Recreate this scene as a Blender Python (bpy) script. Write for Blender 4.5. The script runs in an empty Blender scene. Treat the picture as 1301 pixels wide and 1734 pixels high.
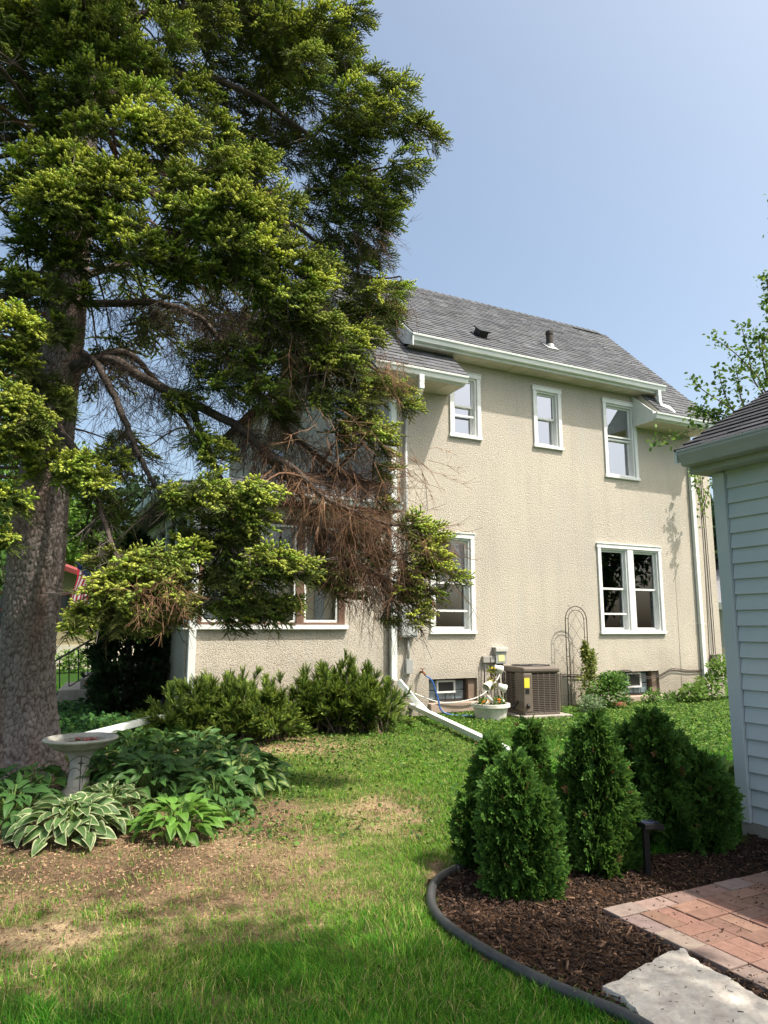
import bpy, math, random
import numpy as np
from mathutils import Vector, Matrix, noise
random.seed(7); RNG = np.random.default_rng(11)
SC = bpy.context.scene; COL = SC.collection
R = math.radians; PI = math.pi

# ---------------------------------------------------------------- camera
F_PX, PITCH, CAM_H = 1205.0, R(9.3), 1.5
cam_data = bpy.data.cameras.new('camera'); cam = bpy.data.objects.new('camera', cam_data); COL.objects.link(cam)
cam.location = (0, 0, CAM_H); cam.rotation_euler = (R(90) + PITCH, 0, 0)
cam_data.sensor_fit = 'VERTICAL'; cam_data.sensor_height = 36; cam_data.lens = 36 * F_PX / 1734
cam_data.clip_start = 0.05; cam_data.clip_end = 2000
SC.camera = cam
SC.render.resolution_x, SC.render.resolution_y = 768, 1024

# ---------------------------------------------------------------- light
U = np.array([math.sin(R(63.2)), math.cos(R(63.2)), 0])        # along the house wall
N = np.array([math.cos(R(63.2)), -math.sin(R(63.2)), 0])       # out of the house wall
SUN = N + .85 * U + np.array([0, 0, 2.2]); SUN /= np.linalg.norm(SUN)
SUN_EL = math.asin(SUN[2]); SUN_AZ = math.atan2(SUN[0], SUN[1])
world = bpy.data.worlds.new('World'); SC.world = world; world.use_nodes = True
wn = world.node_tree.nodes; wl_ = world.node_tree.links
sky = wn.new('ShaderNodeTexSky'); sky.sky_type = 'NISHITA'; sky.sun_disc = False
sky.sun_elevation = SUN_EL; sky.sun_rotation = SUN_AZ
sky.air_density = .78; sky.dust_density = 5.5; sky.ozone_density = 0.0; sky.altitude = 250
tint = wn.new('ShaderNodeMix'); tint.data_type = 'RGBA'; tint.blend_type = 'MULTIPLY'; tint.inputs[0].default_value = 1; tint.inputs[7].default_value = (.985, 1.01, .92, 1)   # summer haze: a less violet sky
wl_.new(sky.outputs[0], tint.inputs[6]); wl_.new(tint.outputs[2], wn['Background'].inputs[0]); wn['Background'].inputs[1].default_value = 0.15
sun_data = bpy.data.lights.new('sun', 'SUN'); sun_ob = bpy.data.objects.new('sun', sun_data); COL.objects.link(sun_ob)
sun_data.energy = 3.5; sun_data.angle = R(0.6); sun_data.color = (1.0, .93, .82)
sun_ob.rotation_euler = Vector(SUN).to_track_quat('Z', 'Y').to_euler(); sun_ob.location = (12, -6, 20)
SC.view_settings.view_transform = 'Standard'; SC.view_settings.look = 'None'
SC.view_settings.exposure = 1.05; SC.view_settings.gamma = 1.0; SC.view_settings.use_curve_mapping = False
SC.cycles.max_bounces = 8; SC.cycles.transparent_max_bounces = 12; SC.cycles.diffuse_bounces = 4

# ---------------------------------------------------------------- survey: photo measurements to metres
_c, _s = math.cos(PITCH), math.sin(PITCH)
def ray(x, y):
    a = (x - 650.5) / F_PX; b = -(y - 867) / F_PX
    return np.array([a, _c - _s * b, _s + _c * b])
def gr(x, y, z=0.0):                       # point of the ground seen at that spot
    r = ray(x, y); return np.array([0, 0, CAM_H]) + r * ((z - CAM_H) / r[2])
def at(x, y, Y):                           # point at distance Y
    r = ray(x, y); return np.array([0, 0, CAM_H]) + r * (Y / r[1])
HO = gr(800, 1207)                         # house origin, on the wall base
HROT = R(26.8)
def hloc(s, y, z=0.0): return HO + U * s - N * y + np.array([0, 0, z])
GO = gr(1256, 1418)                        # garage corner
def gloc(u, n, z=0.0): return GO + U * u + N * n + np.array([0, 0, z])

# ---------------------------------------------------------------- mesh helpers
class MB:
    def __init__(self): self.v = []; self.f = []; self.c = []; self.cur = (1, 1, 1); self.uv = None
    def add(self, vs, fs):
        o = len(self.v); self.v += [tuple(map(float, p)) for p in vs]
        for f in fs: self.f.append([i + o for i in f]); self.c.append(self.cur)
    def poly(self, *p): self.add(p, [list(range(len(p)))])
    def box(self, x0, x1, y0, y1, z0, z1):
        self.add([(x0, y0, z0), (x1, y0, z0), (x1, y1, z0), (x0, y1, z0), (x0, y0, z1), (x1, y0, z1), (x1, y1, z1), (x0, y1, z1)],
                 [(0, 3, 2, 1), (4, 5, 6, 7), (0, 1, 5, 4), (1, 2, 6, 5), (2, 3, 7, 6), (3, 0, 4, 7)])
    def obox(self, o, ax, ay, az, hx, hy, hz):     # box centred at o with unit axes
        o, ax, ay, az = map(np.asarray, (o, ax, ay, az))
        p = [o + ax * hx * i + ay * hy * j + az * hz * k for k in (-1, 1) for (i, j) in ((-1, -1), (1, -1), (1, 1), (-1, 1))]
        self.add(p, [(0, 3, 2, 1), (4, 5, 6, 7), (0, 1, 5, 4), (1, 2, 6, 5), (2, 3, 7, 6), (3, 0, 4, 7)])
    def prism(self, prof, a, b):                   # closed profile (list of 3D offsets) swept from point a to b
        a, b = np.asarray(a, float), np.asarray(b, float); n = len(prof); prof = [np.asarray(q, float) for q in prof]
        self.add([a + q for q in prof] + [b + q for q in prof],
                 [list(range(n))[::-1], list(range(n, 2 * n))] + [(i, (i + 1) % n, n + (i + 1) % n, n + i) for i in range(n)])
    def tube(self, pts, r, n=8, caps=True):
        pts = [np.asarray(p, float) for p in pts]; m = len(pts)
        rs = r if hasattr(r, '__len__') else [r] * m
        vs = []; prev = None
        for i, p in enumerate(pts):
            t = pts[min(i + 1, m - 1)] - pts[max(i - 1, 0)]; t /= (np.linalg.norm(t) + 1e-9)
            if prev is None:
                h = np.array([0, 0, 1.]) if abs(t[2]) < .9 else np.array([1., 0, 0]); a = np.cross(t, h)
            else: a = prev - t * (prev @ t)
            a /= (np.linalg.norm(a) + 1e-9); prev = a; b = np.cross(t, a)
            for k in range(n):
                q = 2 * PI * k / n; vs.append(p + (a * math.cos(q) + b * math.sin(q)) * rs[i])
        fs = [(i * n + k, i * n + (k + 1) % n, (i + 1) * n + (k + 1) % n, (i + 1) * n + k) for i in range(m - 1) for k in range(n)]
        if caps: fs += [list(range(n))[::-1], list(range((m - 1) * n, m * n))]
        self.add(vs, fs)
    def rtube(self, pts, w, h, up=(0, 0, 1)):      # rectangular pipe with square corners along pts
        pts = [np.asarray(p, float) for p in pts]; m = len(pts); vs = []; up = np.asarray(up, float)
        for i, p in enumerate(pts):
            t = pts[min(i + 1, m - 1)] - pts[max(i - 1, 0)]; t /= np.linalg.norm(t)
            a = np.cross(t, up); a /= np.linalg.norm(a) + 1e-9; b = np.cross(a, t)
            vs += [p + a * w * i_ / 2 + b * h * j_ / 2 for i_, j_ in ((-1, -1), (1, -1), (1, 1), (-1, 1))]
        fs = [(i * 4 + k, i * 4 + (k + 1) % 4, (i + 1) * 4 + (k + 1) % 4, (i + 1) * 4 + k) for i in range(m - 1) for k in range(4)]
        self.add(vs, fs + [(3, 2, 1, 0), tuple(range((m - 1) * 4, m * 4))])
    def lathe(self, prof, c=(0, 0, 0), n=32, wob=None):
        vs = []
        for i, (r, z) in enumerate(prof):
            for k in range(n):
                q = 2 * PI * k / n; rr = r * (wob(i, q) if wob else 1)
                vs.append((c[0] + rr * math.cos(q), c[1] + rr * math.sin(q), c[2] + z))
        m = len(prof)
        fs = [(i * n + k, i * n + (k + 1) % n, (i + 1) * n + (k + 1) % n, (i + 1) * n + k) for i in range(m - 1) for k in range(n)]
        if prof[0][0] > 1e-4: fs.append(list(range(n))[::-1])
        if prof[-1][0] > 1e-4: fs.append(list(range((m - 1) * n, m * n)))
        self.add(vs, fs)
    def build(self, name, mat, parent=None, smooth=False, bevel=0, loc=None, auto=None):
        me = bpy.data.meshes.new(name); me.from_pydata(self.v, [], self.f); me.validate()
        if any(c != (1, 1, 1) for c in self.c) and len(me.polygons) == len(self.c):
            at_ = me.color_attributes.new('col', 'FLOAT_COLOR', 'CORNER')
            arr = np.ones((len(me.loops), 4), np.float32); i = 0
            for p, c in zip(me.polygons, self.c): arr[p.loop_start:p.loop_start + p.loop_total, :3] = c
            at_.data.foreach_set('color', arr.ravel())
        me.materials.append(mat); ob = bpy.data.objects.new(name, me); COL.objects.link(ob)
        if smooth: me.polygons.foreach_set('use_smooth', [True] * len(me.polygons))
        if auto:
            me.polygons.foreach_set('use_smooth', [True] * len(me.polygons)); me.set_sharp_from_angle(angle=R(auto))
        if bevel:
            b = ob.modifiers.new('edge', 'BEVEL'); b.width = bevel; b.segments = 2; b.limit_method = 'ANGLE'; b.angle_limit = R(40)
        if parent is not None: ob.parent = parent
        if loc is not None: ob.location = tuple(loc)
        return ob

def np_mesh(name, V, Fc, mat, parent=None, col=None, smooth=False, loc=None):
    V = np.asarray(V, np.float32); Fc = np.asarray(Fc, np.int32); k = Fc.shape[1]
    me = bpy.data.meshes.new(name)
    me.vertices.add(len(V)); me.vertices.foreach_set('co', V.ravel())
    me.loops.add(Fc.size); me.loops.foreach_set('vertex_index', Fc.ravel())
    me.polygons.add(len(Fc)); me.polygons.foreach_set('loop_start', np.arange(0, Fc.size, k, dtype=np.int32))
    if smooth: me.polygons.foreach_set('use_smooth', np.ones(len(Fc), bool))
    me.update(calc_edges=True)
    if col is not None:
        a = me.color_attributes.new('col', 'FLOAT_COLOR', 'POINT')
        c4 = np.ones((len(V), 4), np.float32); c4[:, :3] = np.clip(col, 0, 1); a.data.foreach_set('color', c4.ravel())
    me.materials.append(mat); ob = bpy.data.objects.new(name, me); COL.objects.link(ob)
    if parent is not None: ob.parent = parent
    if loc is not None: ob.location = tuple(loc)
    return ob

def tag(o, label=None, cat=None, group=None, kind=None):
    if label: o['label'] = label
    if cat: o['category'] = cat
    if group: o['group'] = group
    if kind: o['kind'] = kind
    return o
def thing(name, loc, label, cat, rz=0.0, group=None):
    o = bpy.data.objects.new(name, None); COL.objects.link(o); o.empty_display_size = .2
    o.location = tuple(loc); o.rotation_euler = (0, 0, rz); return tag(o, label, cat, group)

def norm(a): return a / (np.linalg.norm(a, axis=-1, keepdims=True) + 1e-9)
def frames(d, up=None, roll=None):                 # (K,3) directions -> (K,3,3) matrices whose columns are x=d, y, z
    d = norm(np.asarray(d, float)); K = len(d)
    up = np.tile([0, 0, 1.], (K, 1)) if up is None else np.asarray(up, float)
    y = np.cross(up, d); bad = np.linalg.norm(y, axis=1) < 1e-3; y[bad] = np.cross([1., .3, 0], d[bad]); y = norm(y); z = np.cross(d, y)
    if roll is not None:
        c, s = np.cos(roll)[:, None], np.sin(roll)[:, None]; y, z = y * c + z * s, z * c - y * s
    return np.stack([d, y, z], axis=2)
def scatter(pv, pf, M, L, S):                      # proto verts/faces stamped K times
    K, n = len(L), len(pv)
    V = np.einsum('kij,nj->kni', M, pv) * np.asarray(S).reshape(K, 1, -1) + L[:, None, :]
    Fc = pf[None] + (np.arange(K) * n)[:, None, None]
    return V.reshape(-1, 3), Fc.reshape(-1, pf.shape[1])
class Bag:                                         # gathers stamped pieces into one mesh
    def __init__(self): self.V = []; self.F = []; self.C = []; self.n = 0
    def put(self, V, Fc, C):
        self.V.append(V); self.F.append(Fc + self.n); self.C.append(np.broadcast_to(C, V.shape)); self.n += len(V)
    def build(self, name, mat, parent=None, smooth=False, loc=None):
        V = np.concatenate(self.V)
        if loc is not None: V = V - np.asarray(loc)
        return np_mesh(name, V, np.concatenate(self.F), mat, parent, np.concatenate(self.C), smooth, loc)

# ---------------------------------------------------------------- materials
def mat(name, color=(.5, .5, .5), rough=.6, spec=.5, metal=0.0, var=None, var_scale=4.0, var_detail=6, bump=None, attr=False, mix=.5, detail_scale=None):
    m = bpy.data.materials.new(name); m.use_nodes = True; nt = m.node_tree; b = nt.nodes['Principled BSDF']
    b.inputs['Roughness'].default_value = rough; b.inputs['Specular IOR Level'].default_value = spec; b.inputs['Metallic'].default_value = metal
    b.inputs['Base Color'].default_value = (*color, 1)
    tc = nt.nodes.new('ShaderNodeTexCoord'); src = None
    if attr:
        a = nt.nodes.new('ShaderNodeAttribute'); a.attribute_name = 'col'
        if attr == 'mul':
            mx = nt.nodes.new('ShaderNodeMix'); mx.data_type = 'RGBA'; mx.blend_type = 'MULTIPLY'; mx.inputs[0].default_value = 1
            mx.inputs[6].default_value = (*color, 1); nt.links.new(a.outputs['Color'], mx.inputs[7]); src = mx.outputs[2]
        else: src = a.outputs['Color']
        nt.links.new(src, b.inputs['Base Color'])
    if var is not None:
        nz = nt.nodes.new('ShaderNodeTexNoise'); nz.inputs['Scale'].default_value = var_scale; nz.inputs['Detail'].default_value = var_detail; nz.inputs['Roughness'].default_value = .65
        nt.links.new(tc.outputs['Object'], nz.inputs['Vector'])
        rmp = nt.nodes.new('ShaderNodeValToRGB'); rmp.color_ramp.elements[0].position = .35; rmp.color_ramp.elements[1].position = .68
        nt.links.new(nz.outputs['Fac'], rmp.inputs['Fac'])
        mx = nt.nodes.new('ShaderNodeMix'); mx.data_type = 'RGBA'
        nt.links.new(rmp.outputs['Color'], mx.inputs[0])
        if src: nt.links.new(src, mx.inputs[6])
        else: mx.inputs[6].default_value = (*color, 1)
        if src:
            mm = nt.nodes.new('ShaderNodeMix'); mm.data_type = 'RGBA'; mm.blend_type = 'MULTIPLY'; mm.inputs[0].default_value = 1
            nt.links.new(src, mm.inputs[6]); mm.inputs[7].default_value = (*var, 1); nt.links.new(mm.outputs[2], mx.inputs[7])
        else: mx.inputs[7].default_value = (*var, 1)
        nt.links.new(mx.outputs[2], b.inputs['Base Color'])
    if bump:
        kind, sc, st, dist = bump
        if kind == 'voronoi': t = nt.nodes.new('ShaderNodeTexVoronoi'); t.inputs['Scale'].default_value = sc; o = t.outputs['Distance']
        else: t = nt.nodes.new('ShaderNodeTexNoise'); t.inputs['Scale'].default_value = sc; t.inputs['Detail'].default_value = 4; o = t.outputs['Fac']
        nt.links.new(tc.outputs['Object'], t.inputs['Vector'])
        bp = nt.nodes.new('ShaderNodeBump'); bp.inputs['Strength'].default_value = st; bp.inputs['Distance'].default_value = dist
        nt.links.new(o, bp.inputs['Height']); nt.links.new(bp.outputs[0], b.inputs['Normal'])
    return m
def leaf_mat(name, trans=.3, rough=.55, spec=.35):
    m = bpy.data.materials.new(name); m.use_nodes = True; nt = m.node_tree; b = nt.nodes['Principled BSDF']
    a = nt.nodes.new('ShaderNodeAttribute'); a.attribute_name = 'col'
    nt.links.new(a.outputs['Color'], b.inputs['Base Color']); b.inputs['Roughness'].default_value = rough; b.inputs['Specular IOR Level'].default_value = spec
    t = nt.nodes.new('ShaderNodeBsdfTranslucent'); hs = nt.nodes.new('ShaderNodeHueSaturation'); hs.inputs['Value'].default_value = 1.5; hs.inputs['Hue'].default_value = .485
    nt.links.new(a.outputs['Color'], hs.inputs['Color']); nt.links.new(hs.outputs[0], t.inputs['Color'])
    mx = nt.nodes.new('ShaderNodeMixShader'); mx.inputs[0].default_value = trans
    nt.links.new(b.outputs[0], mx.inputs[1]); nt.links.new(t.outputs[0], mx.inputs[2]); nt.links.new(mx.outputs[0], nt.nodes['Material Output'].inputs[0])
    return m
def glass_mat(name, tint, refl):
    m = bpy.data.materials.new(name); m.use_nodes = True; nt = m.node_tree; nt.nodes.remove(nt.nodes['Principled BSDF'])
    t = nt.nodes.new('ShaderNodeBsdfTransparent'); t.inputs[0].default_value = (*tint, 1)
    g = nt.nodes.new('ShaderNodeBsdfGlossy'); g.inputs['Roughness'].default_value = .015; g.inputs[0].default_value = (.95, .95, 1, 1)
    lw = nt.nodes.new('ShaderNodeLayerWeight'); lw.inputs[0].default_value = refl
    mx = nt.nodes.new('ShaderNodeMixShader'); nt.links.new(lw.outputs['Fresnel'], mx.inputs[0])
    nt.links.new(t.outputs[0], mx.inputs[1]); nt.links.new(g.outputs[0], mx.inputs[2]); nt.links.new(mx.outputs[0], nt.nodes['Material Output'].inputs[0])
    return m
def stucco_mat():
    m = bpy.data.materials.new('stucco'); m.use_nodes = True; nt = m.node_tree; b = nt.nodes['Principled BSDF']; L = nt.links.new
    tc = nt.nodes.new('ShaderNodeTexCoord'); b.inputs['Roughness'].default_value = .9; b.inputs['Specular IOR Level'].default_value = .2
    n1 = nt.nodes.new('ShaderNodeTexNoise'); n1.inputs['Scale'].default_value = .55; n1.inputs['Detail'].default_value = 5; L(tc.outputs['Object'], n1.inputs[0])
    mp = nt.nodes.new('ShaderNodeMapping'); mp.inputs['Scale'].default_value = (3.2, 3.2, .35); L(tc.outputs['Object'], mp.inputs[0])
    n2 = nt.nodes.new('ShaderNodeTexNoise'); n2.inputs['Scale'].default_value = 1.4; n2.inputs['Detail'].default_value = 6; L(mp.outputs[0], n2.inputs[0])
    r1 = nt.nodes.new('ShaderNodeValToRGB'); e = r1.color_ramp.elements; e[0].position = .3; e[0].color = (.475, .435, .38, 1); e[1].position = .7; e[1].color = (.565, .51, .43, 1); L(n1.outputs[0], r1.inputs[0])
    r2 = nt.nodes.new('ShaderNodeValToRGB'); e = r2.color_ramp.elements; e[0].position = .28; e[0].color = (.74, .73, .72, 1); e[1].position = .52; e[1].color = (1, 1, 1, 1); L(n2.outputs[0], r2.inputs[0])
    mx = nt.nodes.new('ShaderNodeMix'); mx.data_type = 'RGBA'; mx.blend_type = 'MULTIPLY'; mx.inputs[0].default_value = .32; L(r1.outputs[0], mx.inputs[6]); L(r2.outputs[0], mx.inputs[7])
    n3 = nt.nodes.new('ShaderNodeTexNoise'); n3.inputs['Scale'].default_value = 46; n3.inputs['Detail'].default_value = 3; n3.inputs['Roughness'].default_value = .6; L(tc.outputs['Object'], n3.inputs[0])
    v3 = nt.nodes.new('ShaderNodeTexVoronoi'); v3.inputs['Scale'].default_value = 64; L(tc.outputs['Object'], v3.inputs[0])
    r3 = nt.nodes.new('ShaderNodeValToRGB'); e = r3.color_ramp.elements; e[0].position = .36; e[0].color = (.62, .61, .60, 1); e[1].position = .56; e[1].color = (1.0, 1.0, 1.0, 1); L(n3.outputs[0], r3.inputs[0])
    m2 = nt.nodes.new('ShaderNodeMix'); m2.data_type = 'RGBA'; m2.blend_type = 'MULTIPLY'; m2.inputs[0].default_value = .75; L(mx.outputs[2], m2.inputs[6]); L(r3.outputs[0], m2.inputs[7])
    # splash dirt and weathering along the foot of the wall, and a paler grey run under the eaves
    sz = nt.nodes.new('ShaderNodeSeparateXYZ'); L(tc.outputs['Object'], sz.inputs[0]); n4 = nt.nodes.new('ShaderNodeTexNoise'); n4.inputs['Scale'].default_value = 1.7; n4.inputs['Detail'].default_value = 7; L(tc.outputs['Object'], n4.inputs[0])
    za = nt.nodes.new('ShaderNodeMath'); za.operation = 'MULTIPLY_ADD'; za.inputs[1].default_value = -1.5; L(n4.outputs[0], za.inputs[0]); L(sz.outputs['Z'], za.inputs[2])
    r4 = nt.nodes.new('ShaderNodeMapRange'); r4.inputs['From Min'].default_value = -.5; r4.inputs['From Max'].default_value = .25; r4.inputs['To Min'].default_value = .75; r4.inputs['To Max'].default_value = 0; L(za.outputs[0], r4.inputs['Value'])
    m5 = nt.nodes.new('ShaderNodeMix'); m5.data_type = 'RGBA'; m5.blend_type = 'MULTIPLY'; m5.inputs[7].default_value = (.66, .64, .62, 1); L(r4.outputs[0], m5.inputs[0]); L(m2.outputs[2], m5.inputs[6])
    n6 = nt.nodes.new('ShaderNodeTexNoise'); n6.inputs['Scale'].default_value = .9; n6.inputs['Detail'].default_value = 8; n6.inputs['Roughness'].default_value = .7; L(mp.outputs[0], n6.inputs[0])
    r6 = nt.nodes.new('ShaderNodeMapRange'); r6.inputs['From Min'].default_value = .52; r6.inputs['From Max'].default_value = .72; r6.inputs['To Max'].default_value = .55; L(n6.outputs[0], r6.inputs['Value'])
    m6 = nt.nodes.new('ShaderNodeMix'); m6.data_type = 'RGBA'; m6.inputs[7].default_value = (.43, .42, .39, 1); L(r6.outputs[0], m6.inputs[0]); L(m5.outputs[2], m6.inputs[6])
    L(m6.outputs[2], b.inputs['Base Color'])
    ad = nt.nodes.new('ShaderNodeMath'); ad.operation = 'SUBTRACT'; L(n3.outputs[0], ad.inputs[0]); L(v3.outputs[0], ad.inputs[1])
    bp = nt.nodes.new('ShaderNodeBump'); bp.inputs['Strength'].default_value = .6; bp.inputs['Distance'].default_value = .013; L(ad.outputs[0], bp.inputs['Height']); L(bp.outputs[0], b.inputs['Normal'])
    return m
def bark_mat(name, c0, c1):
    m = mat(name, c0, .95, .12, var=c1, var_scale=7, var_detail=9, attr=True); nt = m.node_tree; b = nt.nodes['Principled BSDF']; L = nt.links.new
    tc = nt.nodes.new('ShaderNodeTexCoord'); mp = nt.nodes.new('ShaderNodeMapping'); mp.inputs['Scale'].default_value = (1, 1, .5); L(tc.outputs['Object'], mp.inputs[0])
    n2 = nt.nodes.new('ShaderNodeTexNoise'); n2.inputs['Scale'].default_value = 60; n2.inputs['Detail'].default_value = 6; L(mp.outputs[0], n2.inputs[0])
    bp = nt.nodes.new('ShaderNodeBump'); bp.inputs['Strength'].default_value = .7; bp.inputs['Distance'].default_value = .012; L(n2.outputs[0], bp.inputs['Height']); L(bp.outputs[0], b.inputs['Normal'])
    return m

M = dict(
    stucco=stucco_mat(),
    white=mat('white_paint', (.78, .79, .78), .45, .4, var=(.66, .67, .66), var_scale=3),
    gutter=mat('gutter_white', (.74, .77, .76), .4, .45, var=(.64, .68, .67), var_scale=2.5),
    soffit=mat('soffit_cream', (.62, .58, .50), .55, .3, var=(.52, .47, .40), var_scale=2.0),
    brown=mat('brown_trim', (.16, .095, .065), .5, .35, var=(.12, .07, .05)),
    glass=glass_mat('window_glass', (.5, .53, .53), .45),
    skyglass=glass_mat('window_glass_high', (.4, .42, .45), .78),
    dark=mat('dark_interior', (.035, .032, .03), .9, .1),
    interior=mat('warm_interior', (.30, .25, .19), .9, .1),
    screen=mat('screen_mesh', (.05, .05, .048), .8, .2),
    curtain=mat('curtain', (.62, .63, .66), .9, .1),
    bluecurtain=mat('blue_curtain', (.16, .18, .22), .9, .1),
    shingle=mat('shingle_grey', (.128, .133, .143), .95, .1, attr='mul', var=(.82, .82, .84), var_scale=5, bump=('noise', 120, .6, .01)),
    shingledark=mat('shingle_charcoal', (.052, .053, .06), .9, .25, attr='mul', var=(.7, .7, .72), var_scale=14, bump=('noise', 160, .7, .01)),
    siding=mat('siding_pale', (.57, .615, .62), .5, .35, var=(.47, .53, .56), var_scale=1.2, bump=('noise', 30, .05, .004)),
    concrete=mat('concrete', (.36, .33, .29), .9, .2, var=(.25, .23, .20), var_scale=6, bump=('noise', 60, .5, .01)),
    iron=mat('black_iron', (.025, .024, .024), .5, .4),
    rustiron=mat('dark_iron', (.05, .04, .035), .7, .3),
    galv=mat('galvanised', (.42, .43, .42), .45, .5, metal=.3, var=(.33, .34, .33)),
    acbrown=mat('taupe_enamel', (.155, .125, .105), .4, .45, var=(.13, .105, .09), var_scale=7),
    acdark=mat('condenser_dark', (.02, .018, .017), .7, .3),
    yellow=mat('yellow_label', (.72, .62, .06), .6, .3),
    black=mat('black_plastic', (.012, .012, .013), .45, .4),
    rubber=mat('black_edging', (.035, .037, .04), .42, .45, var=(.06, .06, .06), var_scale=9),
    hose=mat('blue_hose', (.02, .10, .34), .4, .5),
    cablewhite=mat('pale_cable', (.62, .62, .58), .5, .4),
    rust=mat('rusty_tap', (.20, .075, .03), .8, .3),
    leaf=leaf_mat('leaf', .3, .6, .15), needle=leaf_mat('needle', .32, .7, .1), grass=leaf_mat('grass_blade', .35, .6, .1), hosta=leaf_mat('hosta_leaf', .3, .48, .25),
    twig=mat('twig', (.5, .5, .5), .95, .1, attr=True),
    limb=mat('limb_bark', (.065, .052, .046), .95, .1, var=(.125, .10, .085), var_scale=14, bump=('noise', 30, .8, .03)),
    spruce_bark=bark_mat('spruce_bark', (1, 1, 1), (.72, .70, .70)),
    bark=mat('bark', (.12, .09, .07), .95, .15, var=(.2, .16, .13), var_scale=12, bump=('noise', 25, .8, .03)),
)
# ================================================================ the house
house = thing('stucco_house', HO, 'two storey cream stucco house with grey shingle roof and white gutters', 'house', HROT)
def holes_wall(b, s0, s1, z0, z1, holes, y=0.0, reveal=.16, skip=None):
    xs = sorted({s0, s1, *[h[0] for h in holes], *[h[1] for h in holes], *([skip[0], skip[1]] if skip else [])})
    zs = sorted({z0, z1, *[h[2] for h in holes], *[h[3] for h in holes], *([skip[2]] if skip else [])})
    for i in range(len(xs) - 1):
        for j in range(len(zs) - 1):
            cx, cz = (xs[i] + xs[i + 1]) / 2, (zs[j] + zs[j + 1]) / 2
            if any(h[0] < cx < h[1] and h[2] < cz < h[3] for h in holes): continue
            if skip and cz > skip[2] and not (skip[0] < cx < skip[1]): continue
            b.poly((xs[i], y, zs[j]), (xs[i + 1], y, zs[j]), (xs[i + 1], y, zs[j + 1]), (xs[i], y, zs[j + 1]))
    for (a, c, d, e, *_r) in holes:
        q = y + (_r[0] if _r else reveal)
        b.poly((a, y, d), (a, y, e), (a, q, e), (a, q, d)); b.poly((c, y, d), (c, q, d), (c, q, e), (c, y, e))
        b.poly((a, y, e), (c, y, e), (c, q, e), (a, q, e)); b.poly((a, y, d), (a, q, d), (c, q, d), (c, y, d))
HW, SE = 6.2, -1.65       # right and left end of the main block
W1, W2, W3 = (-.39, .32, 5.09, 6.40), (1.61, 2.34, 5.12, 6.41), (3.50, 4.46, 4.68, 6.42)
W4, W5 = (-.86, .10, 1.40, 3.24), (3.15, 4.97, 1.385, 3.24)
B1, B2 = (-.90, .12, .20, .615), (3.69, 4.72, .13, .625)
def ins(w, m=.07): return (w[0] + m, w[1] - m, w[2] + m, w[3] - m)
b = MB()
holes_wall(b, SE, HW, -.3, 6.62, [ins(w) for w in (W1, W2, W3, W4, W5)] + [(*B1, .3), (*B2, .3)], skip=(-.46, 4.54, 5.92))
b.poly((-.46, 0, 5.92), (-.46, 0, 6.62), (-.46, .8, 6.62), (-.46, .8, 5.92)); b.poly((4.54, 0, 5.92), (4.54, .8, 5.92), (4.54, .8, 6.62), (4.54, 0, 6.62))
b.poly((HW, 0, -.3), (HW, 5.2, -.3), (HW, 5.2, 5.92), (HW, 2.6, 9.3), (HW, 0, 5.92))
b.poly((SE, 0, -.3), (SE, 0, 5.92), (SE, 2.6, 9.3), (SE, 5.2, 5.92), (SE, 5.2, -.3))
b.poly((SE, 5.2, -.3), (SE, 5.2, 7.7), (SE, 11.5, 7.7), (SE, 11.5, -.3)); b.poly((SE, 5.2, 5.9), (3, 5.2, 5.9), (3, 5.2, 7.7), (SE, 5.2, 7.7))
b.poly((SE, 11.5, -.3), (SE, 11.5, 7.7), (HW, 11.5, 7.7), (HW, 11.5, -.3)); b.poly((HW, 5.2, -.3), (HW, 11.5, -.3), (HW, 11.5, 7.7), (HW, 5.2, 7.7))
b.build('wall', M['stucco'], house)
b = MB(); b.poly((HW, .02, -.3), (6.75, .02, -.3), (6.75, .02, 5.5), (HW, .02, 5.5)); b.poly((6.75, .02, -.3), (6.75, 3, -.3), (6.75, 3, 5.5), (6.75, .02, 5.5)); b.poly((HW, .02, 5.5), (6.75, .02, 5.5), (6.75, 3, 5.5), (HW, 3, 5.5))
b.build('rear_wall', M['stucco'], house)
# rooms behind the panes (dark boxes open to the wall)
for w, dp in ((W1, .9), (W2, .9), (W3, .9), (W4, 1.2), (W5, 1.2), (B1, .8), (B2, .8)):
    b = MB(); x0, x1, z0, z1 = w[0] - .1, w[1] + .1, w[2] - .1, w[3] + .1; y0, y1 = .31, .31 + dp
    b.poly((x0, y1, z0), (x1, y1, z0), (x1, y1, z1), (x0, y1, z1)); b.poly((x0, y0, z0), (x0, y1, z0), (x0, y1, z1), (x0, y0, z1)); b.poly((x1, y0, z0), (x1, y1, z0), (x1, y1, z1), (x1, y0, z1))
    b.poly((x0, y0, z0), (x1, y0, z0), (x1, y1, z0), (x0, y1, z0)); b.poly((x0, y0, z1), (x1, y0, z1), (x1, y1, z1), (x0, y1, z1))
    b.build('room', M['dark'], house)

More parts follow.
